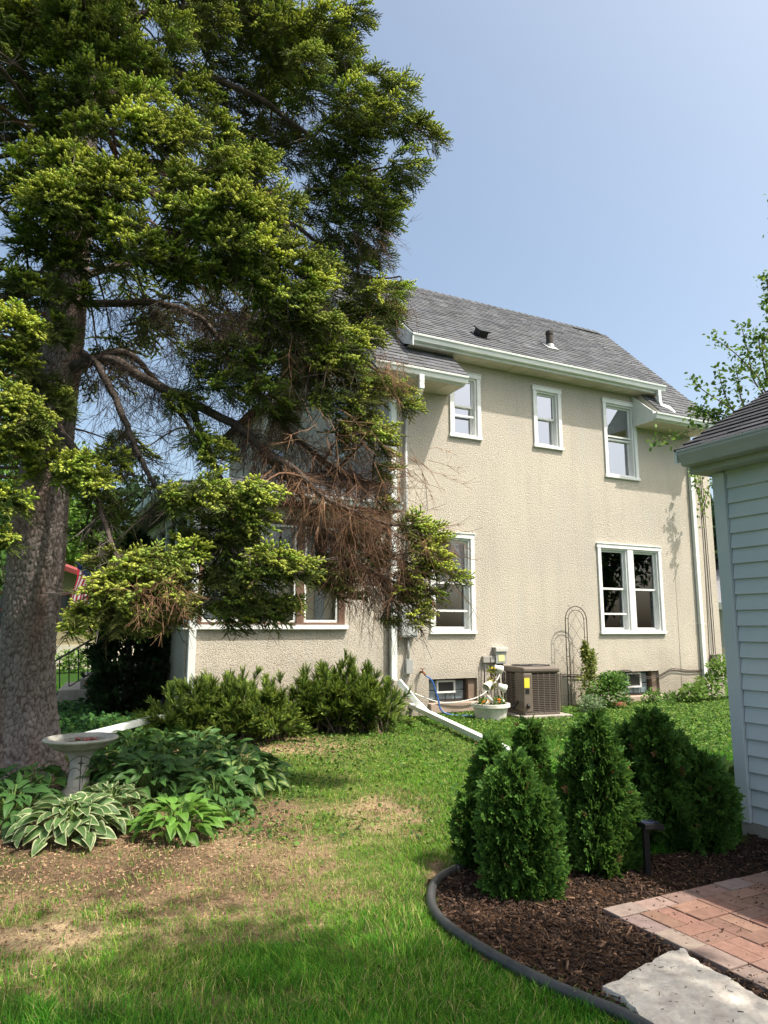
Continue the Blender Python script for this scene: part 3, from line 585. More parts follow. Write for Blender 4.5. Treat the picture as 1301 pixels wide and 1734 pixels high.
# bark chips
def chips(n, fn, zfn, cols, ln=(.02, .075), wd=(.005, .014), th=(.003, .008)):
    P = fn(n); K = len(P); bx = np.array([[-.5, -.5, 0], [.5, -.35, 0], [.5, .35, 0], [-.5, .5, 0], [-.5, -.5, 1], [.5, -.35, 1], [.5, .35, 1], [-.5, .5, 1]], float)
    bf = np.array([(4, 5, 6, 7), (0, 1, 5, 4), (1, 2, 6, 5), (2, 3, 7, 6), (3, 0, 4, 7)])
    a = RNG.uniform(0, 2 * PI, K); d = np.stack([np.cos(a), np.sin(a), RNG.normal(0, .3, K)], 1); Mx = frames(d, roll=RNG.normal(0, .5, K))
    s = np.stack([RNG.uniform(*ln, K) ** 1.0, RNG.uniform(*wd, K), RNG.uniform(*th, K)], 1)
    V = bx[None] * s[:, None, :]; V = np.einsum('kij,knj->kni', Mx, V) + np.c_[P, zfn(P)][:, None, :]
    Fc = (bf[None] + (np.arange(K) * 8)[:, None, None]).reshape(-1, 4)
    C = np.asarray(cols)[RNG.integers(0, len(cols), K)] * RNG.uniform(.6, 1.35, (K, 1)); return V.reshape(-1, 3), Fc, np.repeat(C, 8, 0)
def in_poly(poly):
    pl = np.array(poly); lo, hi = pl.min(0), pl.max(0)
    def f(n):
        Q = RNG.uniform(lo, hi, (n, 2)); return Q[inside(Q, poly)]
    return f
MC = [(.06, .033, .022), (.045, .026, .018), (.085, .046, .028), (.032, .02, .015), (.15, .09, .058), (.04, .025, .018), (.022, .015, .012), (.035, .022, .016)]
V, Fc, C = chips(15000, in_poly(bed_poly), lambda P: .022 + RNG.uniform(0, .020, len(P)), MC, (.015, .075), (.003, .012))
V2, F2, C2 = chips(70000, in_poly(bed_poly), lambda P: .022 + RNG.uniform(0, .024, len(P)), MC, (.008, .035), (.0015, .005))
V, Fc, C = np.concatenate([V, V2]), np.concatenate([Fc, F2 + len(V)]), np.concatenate([C, C2 * .9])
tag(np_mesh('mulch_chips', V, Fc, mat('bark_chip', (.1, .05, .03), .85, .2, attr=True), None, C), 'shredded brown bark chips covering the mulch bed', 'mulch', kind='stuff')

# brick patio
patio_s, patio_n = -1.97, .66
pm = mat('paver', (.5, .5, .5), .85, .25, attr=True, var=(.72, .70, .70), var_scale=18, bump=('noise', 70, .35, .008))
b = MB(); rg = random.Random(5); BR = [(.25, .142, .108), (.27, .155, .118), (.23, .13, .10), (.26, .16, .128), (.24, .142, .112)]; GRY = [(.27, .20, .17), (.28, .19, .155), (.25, .195, .17), (.27, .175, .145)]
def brick(u, n, lu, ln_, pal):
    q_ = rg.uniform(.86, 1.12); b.cur = tuple(c * q_ * rg.uniform(.97, 1.03) for c in rg.choice(pal)); z = .052 + rg.uniform(-.003, .003); g_ = .0028
    o = gloc(u + lu / 2, n + ln_ / 2, z / 2); tl = rg.uniform(-.006, .006); up = np.array([tl, rg.uniform(-.006, .006), 1.]); up /= np.linalg.norm(up)
    b.obox(o, U, N, up, lu / 2 - g_, ln_ / 2 - g_, z / 2)
u0, n0 = patio_s, patio_n; bw, bl = .105, .21
u = u0
while u < 0: brick(u, n0, min(bl * 1.0, 0.0 - u), .13, GRY); u += bl
n_ = n0 + .13
while n_ < n0 + 3.4: brick(u0, n_, .13, bl, GRY); n_ += bl
for i in range(10):                                # basket weave field
    for j in range(17):
        uu, nn_ = u0 + .13 + i * bl, n0 + .13 + j * bl
        if uu + bl > .02: continue
        if (i + j) % 2: brick(uu, nn_, bl, bw, BR); brick(uu, nn_ + bw, bl, bw, BR)
        else: brick(uu, nn_, bw, bl, BR); brick(uu + bw, nn_, bw, bl, BR)
patio = b.build('brick_path', pm, None, bevel=.004); tag(patio, 'red brick patio with a weathered grey brick border', 'brick patio', kind='structure')
b = MB(); p = [gloc(u0 + .02, n0 + .02, .035), gloc(-.0, n0 + .02, .035), gloc(-.0, n0 + 3.4, .035), gloc(u0 + .02, n0 + 3.4, .035)]; b.poly(*p)
tag(b.build('path_joint_sand', mat('joint_sand', (.10, .075, .055), .95, .1)), 'dark sand in the joints of the brick patio', 'joint sand', kind='structure')
# ================================================================ grass blades (nobody could count them)
def in_lawn(P):
    ok = ~inside(P, bed_poly); q = P - GO[:2]
    s = q @ U[:2]; n = q @ N[:2]; ok &= ~((s > -2.0) & (n > .45) ) & ~((s > -.05) & (n > -.05))
    hq = P - HO[:2]; hs = hq @ U[:2]; hy = -(hq @ N[:2])
    ok &= ~((hy > -.12) & (hs > -5.3) & (hs < 7)); return ok
def grass_points():
    out = []
    for (y0, y1, dens) in ((2.2, 4.2, 19000), (4.2, 6.2, 9500), (6.2, 9, 5200), (9, 13.5, 2600), (13.5, 20, 500)):
        w0, w1 = -(y1 * .58 + 2.4), y1 * .58 + 1.0; n = int((w1 - w0) * (y1 - y0) * dens)
        out.append(np.c_[RNG.uniform(w0, w1, n), RNG.uniform(y0, y1, n)])
    return np.concatenate(out)
GP = grass_points(); GP = GP[in_lawn(GP)]
gbare = np.clip(ellipses(GP, BARE) - ellipses(GP, GREEN), 0, 1); gdry = ellipses(GP, DRY)
_nx = np.arange(-14, 14.01, .1); _ny = np.arange(1.5, 21.01, .1); _X, _Y = np.meshgrid(_nx, _ny, indexing='ij'); _Q = np.stack([_X.ravel(), _Y.ravel()], 1)
_T1 = fbm(_Q, 2.6, 31).reshape(_X.shape); _T2 = fbm(_Q, 1.1, 47).reshape(_X.shape); _T3 = fbm(_Q, 7, 61).reshape(_X.shape)
def look(T, P):
    i = np.clip(((P[:, 0] + 14) / .1).astype(int), 0, T.shape[0] - 1); j = np.clip(((P[:, 1] - 1.5) / .1).astype(int), 0, T.shape[1] - 1); return T[i, j]
hz = np.interp
dens = 1 - np.clip(gbare * 1.12 + look(_T3, GP) * .55 + look(_T1, GP) * .35 * (gbare > .1), 0, .975) * (gbare > .04); dens *= 1 - .25 * gdry
far = GP[:, 1] > 9; right_back = (GP[:, 1] > 8.5) & (GP[:, 0] > .5); dens = np.where(right_back, dens * .55, dens)
GP_keep = RNG.random(len(GP)) < dens; GP = GP[GP_keep]; gbare = gbare[GP_keep]; gdry = gdry[GP_keep]
K = len(GP); tuft = look(_T3, GP); t1 = look(_T1, GP); t2 = look(_T2, GP)
lush = np.clip(1 - gdry * 1.0 - gbare, 0, 1)
hgt = (.026 + .022 * lush + .03 * np.clip(tuft + .2, 0, 1)) * RNG.uniform(.55, 1.35, K) * np.where(GP[:, 1] > 8, .8, 1)
wid = np.interp(GP[:, 1], [2, 6, 12, 20], [.0022, .0032, .0056, .009]) * RNG.uniform(.7, 1.3, K)
ang = RNG.uniform(0, 2 * PI, K) ; lean = RNG.uniform(.2, 1.5, K) * hgt
dirx = np.stack([np.cos(ang), np.sin(ang)], 1); comb = np.stack([t2, t1], 1) * .6; dirx = dirx + comb; sid = np.stack([-np.sin(ang), np.cos(ang)], 1)
base = np.c_[GP, look(_T1, GP) * 0.0 + .0]
v = np.zeros((K, 5, 3)); z0 = -.004
v[:, 0, :2] = GP - sid * wid[:, None] / 2; v[:, 1, :2] = GP + sid * wid[:, None] / 2; v[:, :2, 2] = z0
m_ = GP + dirx * (lean * .4)[:, None]; v[:, 2, :2] = m_ - sid * wid[:, None] * .45; v[:, 3, :2] = m_ + sid * wid[:, None] * .45; v[:, 2:4, 2] = (hgt * .62)[:, None]
v[:, 4, :2] = GP + dirx * lean[:, None]; v[:, 4, 2] = hgt * .95
f = np.array([(0, 1, 3), (0, 3, 2), (2, 3, 4)]); Fg = (f[None] + (np.arange(K) * 5)[:, None, None]).reshape(-1, 3)
green = np.array([.04, .17, .013]); bright = np.array([.10, .26, .022]); straw = np.array([.40, .35, .16]); yel = np.array([.21, .32, .045])
pd = np.clip(gdry * .17 + gbare * .22 + t2 * .22, .01, .5); u_ = RNG.random(K)
cc = np.where((u_ < pd)[:, None], straw, np.where((u_ < pd + .25 * np.clip(gdry + .25, 0, 1))[:, None], yel, np.where((RNG.random(K) < .3 + .5 * gdry)[:, None], bright, green)))
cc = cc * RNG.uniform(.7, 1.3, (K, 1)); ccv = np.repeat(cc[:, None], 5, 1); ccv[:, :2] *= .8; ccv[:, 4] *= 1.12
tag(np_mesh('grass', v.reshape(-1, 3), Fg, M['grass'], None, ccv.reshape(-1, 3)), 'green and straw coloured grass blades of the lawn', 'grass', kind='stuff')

# low broad-leaved ground cover and weeds
def leaf_scatter(name, P, size, col, mat_, label, cat, zr=(.01, .06), kind='stuff', tilt=.5):
    K = len(P); n = 6; a = np.linspace(0, 2 * PI, n, endpoint=False); pv = np.c_[np.cos(a) * .5 + .1, np.sin(a) * .42, -np.abs(np.sin(a)) * .08]; pf = np.array([(0, 1, 2), (0, 2, 3), (0, 3, 4), (0, 4, 5)])
    az = RNG.uniform(0, 2 * PI, K); d = np.stack([np.cos(az), np.sin(az), RNG.normal(0, tilt, K)], 1); Mx = frames(d, roll=RNG.normal(0, tilt, K))
    S = RNG.uniform(*size, K); V, Fc = scatter(pv, pf, Mx, np.c_[P, RNG.uniform(*zr, K)], S[:, None] * np.ones((1, 1)))
    C = np.asarray(col)[RNG.integers(0, len(col), K)] * RNG.uniform(.65, 1.35, (K, 1)); return tag(np_mesh(name, V, Fc, mat_, None, np.repeat(C, n, 0)), label, cat, kind=kind)
n = 150000; Q = np.c_[RNG.uniform(-3.2, 9, n), RNG.uniform(7.6, 16, n)]; q = Q - HO[:2]; hy = q @ N[:2]; s_ = q @ U[:2]
keep = in_lawn(Q) & (hy < 5.2) & (RNG.random(n) < np.clip((s_ + 1.5) / 2.0, .05, 1) * np.interp(hy, [0, 2.5, 5.2], [1, .95, .1]))
leaf_scatter('ground_cover', Q[keep], (.02, .05), [(.05, .115, .02), (.075, .16, .025), (.11, .2, .035), (.16, .24, .05), (.035, .08, .015)], M['leaf'], 'low round leaved creeping weeds between house and shrubs', 'ground cover')
n = 60000; Q = np.c_[RNG.uniform(-3.5, 2.2, n), RNG.uniform(5, 12.5, n)]; w = ellipses(Q, [(455, 1325, 80, 26, 1), (520, 1330, 60, 14, .6), (380, 1385, 90, 20, .35), (560, 1222, 140, 14, .7), (640, 1270, 180, 40, .28), (780, 1330, 70, 60, .3), (700, 1225, 120, 20, .5), (480, 1400, 160, 24, .25)])
leaf_scatter('lawn_weeds', Q[in_lawn(Q) & (RNG.random(n) < w)], (.018, .042), [(.055, .12, .02), (.09, .17, .03), (.035, .085, .02), (.14, .2, .05)], M['leaf'], 'scattered broad leaved weeds on the worn lawn', 'weeds', (.008, .045))
# fallen needles and bits of litter on the bare soil
n = 120000; Q = np.c_[RNG.uniform(-4.5, 1.5, n), RNG.uniform(3, 11.5, n)]; w = np.clip(ellipses(Q, BARE), 0, 1) * .55; Q = Q[in_lawn(Q) & (RNG.random(n) < w)]
V, Fc, C = chips(len(Q), lambda k: Q, lambda P: RNG.uniform(.0, .006, len(P)), [(.30, .20, .125), (.20, .125, .075), (.36, .26, .16), (.11, .07, .045), (.30, .17, .105)], (.006, .026), (.0012, .0035))
tag(np_mesh('needle_litter', V, Fc, mat('litter', (.2, .1, .05), .9, .1, attr=True), None, C), 'dry brown needles and twigs littering the bare soil', 'litter', kind='stuff')
# ================================================================ the big spruce
TB = gr(42, 1312)                                 # foot of the trunk
TY = TB[1]
spruce = thing('spruce_tree', TB, 'tall spruce with thick scaly trunk and drooping boughs in front of the house', 'tree')
trunk_px = [(42, 1330, 58), (45, 1290, 52), (46, 1200, 47), (48, 1100, 47), (56, 1000, 49), (66, 900, 49), (82, 760, 45), (104, 600, 41), (120, 420, 38), (134, 250, 35), (148, 120, 33), (158, 0, 30)]
tp = []; tr = []
for (x, y, r_) in trunk_px:
    p = at(x, y, TY); tp.append(p); tr.append(r_ * TY / F_PX * .89)
tp[0][2] = -.1; top = tp[-1]
for k in range(1, 7): tp.append(top + np.array([.03 * k, 0, 1.05 * k])); tr.append(tr[10] * (1 - k / 6.4))
tp = np.array(tp); tr = np.array(tr)
zz = np.concatenate([np.arange(-.1, 5.6, .0125), np.linspace(5.62, tp[-1][2], 120)]); cx = np.interp(zz, tp[:, 2], tp[:, 0]); cy = np.interp(zz, tp[:, 2], tp[:, 1]); rr = np.interp(zz, tp[:, 2], tr)
nk = 176; V = []; VC = []; PLATE = np.array([.25, .215, .20]); FURROW_SHADE = np.array([.10, .075, .065]); WARM = np.array([.23, .165, .14])
for i, z in enumerate(zz):
    fl = 1 + .26 * math.exp(-max(z, 0) / .25); e = math.exp(-max(z, 0) / .9)
    for k in range(nk):
        q = 2 * PI * k / nk; c_, s_ = math.cos(q), math.sin(q); g = .2; lob = 1 + (.09 * math.sin(5 * q + .6) + .05 * math.sin(3 * q)) * e
        rd = rr[i] * fl * lob * (1 + .05 * noise.noise(Vector((c_ * 2.2, s_ * 2.2, z * 1.1))))
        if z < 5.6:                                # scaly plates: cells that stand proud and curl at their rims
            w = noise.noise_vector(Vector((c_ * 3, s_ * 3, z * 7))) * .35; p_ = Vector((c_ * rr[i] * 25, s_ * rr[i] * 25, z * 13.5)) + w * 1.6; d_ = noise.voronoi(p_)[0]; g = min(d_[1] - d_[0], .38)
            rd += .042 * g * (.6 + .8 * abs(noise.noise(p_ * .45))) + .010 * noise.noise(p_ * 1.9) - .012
        kf = min(1, max(0, (g - .03) / .12)); wm = max(0, min(1, noise.noise(Vector((c_ * 1.5, s_ * 1.5, z * .9))) * 2.2)); VC.append((PLATE * (1 - wm) + WARM * wm) * kf + FURROW_SHADE * (1 - kf))   # grey weathered plates; reddish brown furrows darkened in colour to stand for crevice shade
        V.append((cx[i] + rd * c_ - TB[0], cy[i] + rd * s_ - TB[1], z))
idx = np.arange(len(zz) * nk).reshape(len(zz), nk); nx_ = np.roll(idx, -1, 1)
Fq = np.stack([idx[:-1], nx_[:-1], nx_[1:], idx[1:]], -1).reshape(-1, 4)
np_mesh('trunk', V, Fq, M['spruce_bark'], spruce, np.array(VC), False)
def trunk_at(z): return np.array([np.interp(z, tp[:, 2], tp[:, 0]), np.interp(z, tp[:, 2], tp[:, 1]), z])
# --- tubes gathered fast
class Twigs:
    def __init__(self): self.P = []; 
    def tube(self, pts, r0, r1, col, n=4): self.P.append((np.asarray(pts, float), r0, r1, col, n))
    def build(self, name, m, parent, loc):
        bag = Bag()
        for pts, r0, r1, col, n in self.P:
            k = len(pts); t = np.gradient(pts, axis=0); fr = frames(t); a = np.linspace(0, 2 * PI, n, endpoint=False); rad = np.linspace(r0, r1, k)
            ring = fr[:, :, 1][:, None] * np.cos(a)[None, :, None] + fr[:, :, 2][:, None] * np.sin(a)[None, :, None]
            V = (pts[:, None] + ring * rad[:, None, None]).reshape(-1, 3); idx = np.arange(k * n).reshape(k, n); nx = np.roll(idx, -1, 1)
            bag.put(V, np.stack([idx[:-1], nx[:-1], nx[1:], idx[1:]], -1).reshape(-1, 4), np.asarray(col))
        return bag.build(name, m, parent, True, loc)
def bez(p, n=10):                                  # smooth path through points
    p = np.asarray(p, float); m = len(p); t = np.linspace(0, m - 1, n); out = []
    for u in t:
        i = min(int(u), m - 2); f = u - i; p0 = p[max(i - 1, 0)]; p1 = p[i]; p2 = p[i + 1]; p3 = p[min(i + 2, m - 1)]
        out.append(.5 * ((2 * p1) + (-p0 + p2) * f + (2 * p0 - 5 * p1 + 4 * p2 - p3) * f * f + (-p0 + 3 * p1 - 3 * p2 + p3) * f ** 3))
    return np.array(out)
BARKC = (.075, .058, .05); REDC = (.165, .095, .063); GREYC = (.21, .18, .165); DRYC = (.28, .165, .10)
# main boughs, surveyed along their visible course: (x, y, distance) spots and base/tip radius
BOUGHS = [
    ([(120, 625, 7.65), (185, 610, 7.5), (240, 640, 7.4), (330, 690, 7.2), (400, 728, 7.05), (450, 775, 6.95), (500, 830, 6.9), (545, 890, 6.85), (600, 950, 6.85), (650, 983, 6.9), (700, 1000, 6.95)], .062, .012),
    ([(130, 512, 7.65), (200, 510, 7.6), (270, 512, 7.5), (330, 530, 7.4), (380, 580, 7.3), (430, 645, 7.2), (480, 710, 7.15), (540, 760, 7.1), (600, 800, 7.1), (650, 812, 7.1)], .048, .01),
    ([(140, 600, 7.6), (180, 650, 7.3), (215, 720, 7.1), (245, 780, 7.0), (275, 835, 6.9), (300, 880, 6.8)], .045, .012),
    ([(455, 780, 6.95), (500, 790, 6.8), (560, 850, 6.75), (620, 880, 6.8), (690, 895, 6.9), (745, 905, 7.0)], .04, .006),
    ([(135, 400, 7.65), (190, 395, 7.2), (260, 400, 6.8), (330, 410, 6.5), (400, 440, 6.35), (470, 480, 6.4), (530, 550, 6.6), (580, 610, 6.8)], .06, .01),
    ([(135, 290, 7.65), (200, 280, 7.2), (280, 290, 6.8), (370, 310, 6.5), (450, 350, 6.5), (520, 440, 6.7)], .055, .01),
    ([(150, 180, 7.65), (240, 140, 7.8), (330, 130, 8.0), (430, 160, 8.1), (530, 230, 8.2), (610, 300, 8.3), (660, 400, 8.3)], .06, .012),
    ([(150, 60, 7.65), (280, 10, 7.9), (400, 10, 8.1), (520, 60, 8.2), (620, 130, 8.3), (720, 220, 8.3)], .055, .01),
    ([(140, 350, 7.65), (260, 330, 8.0), (400, 340, 8.4), (520, 400, 8.6), (600, 470, 8.6), (680, 480, 8.6)], .055, .01),
    ([(120, 480, 7.65), (260, 440, 8.2), (420, 470, 8.6), (540, 520, 8.7), (640, 560, 8.6)], .05, .01),
    ([(95, 240, 7.65), (40, 235, 7.3), (-60, 270, 7.0), (-180, 340, 6.8)], .05, .01), ([(85, 470, 7.65), (30, 480, 7.0), (-40, 520, 6.6), (-120, 590, 6.4)], .05, .01),
    ([(80, 640, 7.65), (30, 660, 7.0), (-10, 720, 6.6), (-40, 800, 6.4)], .045, .01), ([(100, 720, 7.6), (140, 770, 7.1), (180, 850, 6.8), (215, 930, 6.5), (240, 990, 6.4)], .045, .012),
    ([(130, 330, 7.4), (150, 300, 6.9), (150, 310, 6.5), (120, 330, 6.2)], .04, .012), ([(150, 610, 7.7), (200, 590, 8.1), (260, 640, 8.5), (340, 760, 8.8), (380, 900, 8.9)], .05, .01),
    ([(330, 690, 7.2), (360, 760, 6.9), (400, 850, 6.7), (430, 940, 6.6), (450, 1010, 6.6)], .04, .01),
]
BP = []; bough_tw = []
for pts, r0, r1 in BOUGHS:
    p = bez([at(*q) for q in pts], 26); p += np.cumsum(RNG.normal(0, .012, p.shape), 0); BP.append((p, np.linspace(r0, r1, 26)))
    tw = Twigs(); tw.tube(p - 0, r0, r1, BARKC, 8); tw.build('bough', M['limb'], spruce, TB)
    bpy.context.scene.objects[-1].location = (0, 0, 0) if False else bpy.context.scene.objects[-1].location
# --- needle sprays
def spindle(o, d, l, r, n=5, prof=((0, .35), (.3, 1), (.75, .8), (1, 0))):
    fr = frames(d[None])[0]; V = []; F_ = []
    for (t, k) in prof[:-1]:
        for j in range(n): V.append(o + d * l * t + (fr[:, 1] * math.cos(2 * PI * j / n) + fr[:, 2] * math.sin(2 * PI * j / n)) * r * k)
    V.append(o + d * l)
    for i in range(len(prof) - 2):
        for j in range(n): a_, b_ = i * n + j, i * n + (j + 1) % n; F_ += [(a_, b_, b_ + n), (a_, b_ + n, a_ + n)]
    i = (len(prof) - 2) * n
    for j in range(n): F_.append((i + j, i + (j + 1) % n, len(V) - 1))
    return V, F_
def spray_proto(seed, L=.26, fresh=True, nshoot=9, step=.0098, nl=.022, nw=.0046, core=.0055, tipc=.0125):
    rg = np.random.default_rng(seed); V = []; F_ = []; C = []; stems = [(np.zeros(3), np.array([1., 0, .02]), L, .35)]
    for k in range(nshoot):
        t = .12 + .82 * k / (nshoot - 1); side = 1 if k % 2 else -1; o = np.array([t * L, 0, .01 * math.sin(t * 3)])
        d = np.array([.78, side * .66, rg.uniform(-.18, .4)]); d /= np.linalg.norm(d); stems.append((o, d, L * (.42 * (1 - .55 * t) + .07) * rg.uniform(.8, 1.15), 0))
    for (o, d, l, t0) in stems:
        tl = min(.058, l * .55) if fresh else 0; lo = l - tl
        sv, sf = spindle(o + d * l * t0, d, max(lo - l * t0, .01) + .01, core); n0 = len(V); V += sv; F_ += [tuple(i + n0 for i in f) for f in sf]; C += [0.] * len(sv)
        if fresh: sv, sf = spindle(o + d * lo, d, tl, tipc * rg.uniform(.8, 1.15)); n0 = len(V); V += sv; F_ += [tuple(i + n0 for i in f) for f in sf]; C += [.8] * len(sv)
        n = max(5, int(l * (1 - t0) / step * 1.15)); ts = t0 + (1 - t0) * (np.arange(n) + .5) / n; fr = frames(d[None])[0]
        for q, t in enumerate(ts):
            a_ = q * 2.4 + rg.uniform(0, .6); rad = fr[:, 1] * math.cos(a_) + fr[:, 2] * math.sin(a_); new = fresh and t * l > lo; b0 = o + d * t * l + rad * (.004 if new else .002); nd = norm(rad * .85 + d * (.9 if new else .55) + np.array([0, 0, .15])); w = norm(np.cross(nd, d)) * nw * .5 * (1.25 if new else 1)
            n0 = len(V); V += [b0 - w, b0 + w, b0 + nd * nl * rg.uniform(.85, 1.15) * (.85 if new else 1)]; F_.append((n0, n0 + 1, n0 + 2)); C += [1. if new else 0.] * 3
        if t0 == 0 or True:
            fr = frames(d[None])[0]; n0 = len(V)
            for (pp, rr_) in ((o, .0035), (o + d * l * max(t0, .15), .002)):
                for k in range(3): V.append(pp + (fr[:, 1] * math.cos(k * 2.094) + fr[:, 2] * math.sin(k * 2.094)) * rr_); C.append(-1.)
            for k in range(3): a_, b2, c2, d2_ = n0 + k, n0 + (k + 1) % 3, n0 + 3 + (k + 1) % 3, n0 + 3 + k; F_ += [(a_, b2, c2), (a_, c2, d2_)]
    return np.array(V), np.array(F_), np.array(C)
PRO_N = [spray_proto(s, fresh=True) for s in range(4)]; PRO_O = [spray_proto(s + 20, fresh=False) for s in range(3)]
PRO_FAR = [spray_proto(s + 40, L=.34, fresh=s % 2 == 0, nshoot=6, step=.03, nl=.042, nw=.014, core=.012, tipc=.016) for s in range(3)]
OLD = np.array([.115, .16, .045]); NEW = np.array([.53, .59, .11]); OLIVE = np.array([.20, .18, .06])
crown = Bag(); twigs = Twigs()
allb = np.concatenate([b[0] for b in BP])
def clump(c, rx, rz, ry, n, fresh=.7, far=False, sc=1.0, tone=0.0, droop=.2, connect=True):
    ax = trunk_at(c[2]); out = c - ax; out[2] = 0; ol = np.linalg.norm(out); out = out / (ol + 1e-6)
    q = RNG.normal(0, 1, (n, 3)); q /= np.linalg.norm(q, axis=1)[:, None]; q *= RNG.uniform(.3, 1.0, (n, 1)) ** .45
    P = c + q * np.array([rx, ry, rz]); d = norm(out * .75 + q * np.array([.9, .9, .55]) + np.array([0, 0, -droop]) + RNG.normal(0, .25, (n, 3)))
    cv = RNG.uniform(.75, 1.2); dull = RNG.uniform(0, .7) ** 1.9
    pool_i = RNG.random(n); which = np.where(pool_i < fresh, 0, 1); S = RNG.uniform(.75, 1.2, n) * sc
    # new growth sits where a shoot reaches light: outer and upper shoots
    upw = q[:, 2] + (q @ out) * .5; which = np.where((which == 0) & (upw > -.35 + RNG.normal(0, .25, n)), 0, 1)
    for k in range(2):
        prs = PRO_FAR if far else (PRO_N if k == 0 else PRO_O); sel0 = np.where(which == k)[0]
        for j, pr in enumerate(prs):
            sel = sel0[j::len(prs)]
            if not len(sel): continue
            pv, pf, pc = pr; Mx = frames(d[sel], roll=RNG.normal(0, .5, len(sel))); pp = P[sel] - d[sel] * (.13 * S[sel])[:, None]
            V, Fc = scatter(pv, pf, Mx, pp, S[sel][:, None])
            hue = RNG.uniform(0, 1, (len(sel), 1, 1)); old = (OLD * (.7 + .6 * hue) * (1 - tone) + OLIVE * tone) * cv; new = (NEW * (1 - dull) + OLD * 1.7 * dull) * cv * (.75 + .45 * RNG.uniform(0, 1, (len(sel), 1, 1))) * np.where(RNG.random((len(sel), 1, 1)) < .25, np.array([.7, .85, .8]), 1.0)
            cf = pc[None, :, None]; col = np.where(cf < 0, np.array(BARKC) * 1.2, old * (1 - np.clip(cf, 0, 1)) + new * np.clip(cf, 0, 1))
            crown.put(V, Fc, col.reshape(-1, 3))
    if connect:                                    # the branch that carries the clump
        dd = np.linalg.norm(allb - c, axis=1) + np.maximum(0, c[2] - allb[:, 2] + .1) * .6; i = int(np.argmin(dd)); src = allb[i]
        if dd[i] > 1.9 or far: src = trunk_at(c[2] + min(.25 + .12 * ol, .9))
        mid = (src + c) / 2 + np.array([0, 0, .12 * np.linalg.norm(src - c)]) + RNG.normal(0, .04, 3); p = bez([src, mid, c - out * .05], 7)
        twigs.tube(p, .012 + .006 * np.linalg.norm(src - c), .006, BARKC if RNG.random() < .7 else REDC, 5)
        for k in range(int(3 + 4 * np.linalg.norm(src - c))):
            side_twig(p[RNG.integers(1, 7)], p[-1] - p[0], RNG.uniform(.2, .55))
def side_twig(o, along, L, col=None, droop=.5, r=.0042, sub=3):
    d = norm(norm(np.asarray(along)) * .5 + RNG.normal(0, .6, 3) + np.array([0, 0, -droop * .6])); m = 5; pts = [np.asarray(o, float)]
    for k in range(m - 1):
        d = norm(d + RNG.normal(0, .13, 3) + np.array([0, 0, -droop * .14])); pts.append(pts[-1] + d * L / (m - 1))
    cset = col if col is not None else (BARKC, BARKC, REDC, GREYC)[RNG.integers(0, 4)]
    twigs.tube(pts, r, r * .4, np.array(cset) * RNG.uniform(.7, 1.3), 3)
    for k in range(sub):
        j = RNG.integers(1, m - 1); sd = norm(d + RNG.normal(0, .55, 3)); l = L * RNG.uniform(.2, .45); p0 = pts[j]; twigs.tube([p0, p0 + sd * l * .5 + (0, 0, -.01), p0 + sd * l + np.array([0, 0, -.12 * l * droop])], r * .6, r * .3, np.array(cset) * RNG.uniform(.7, 1.3), 3)
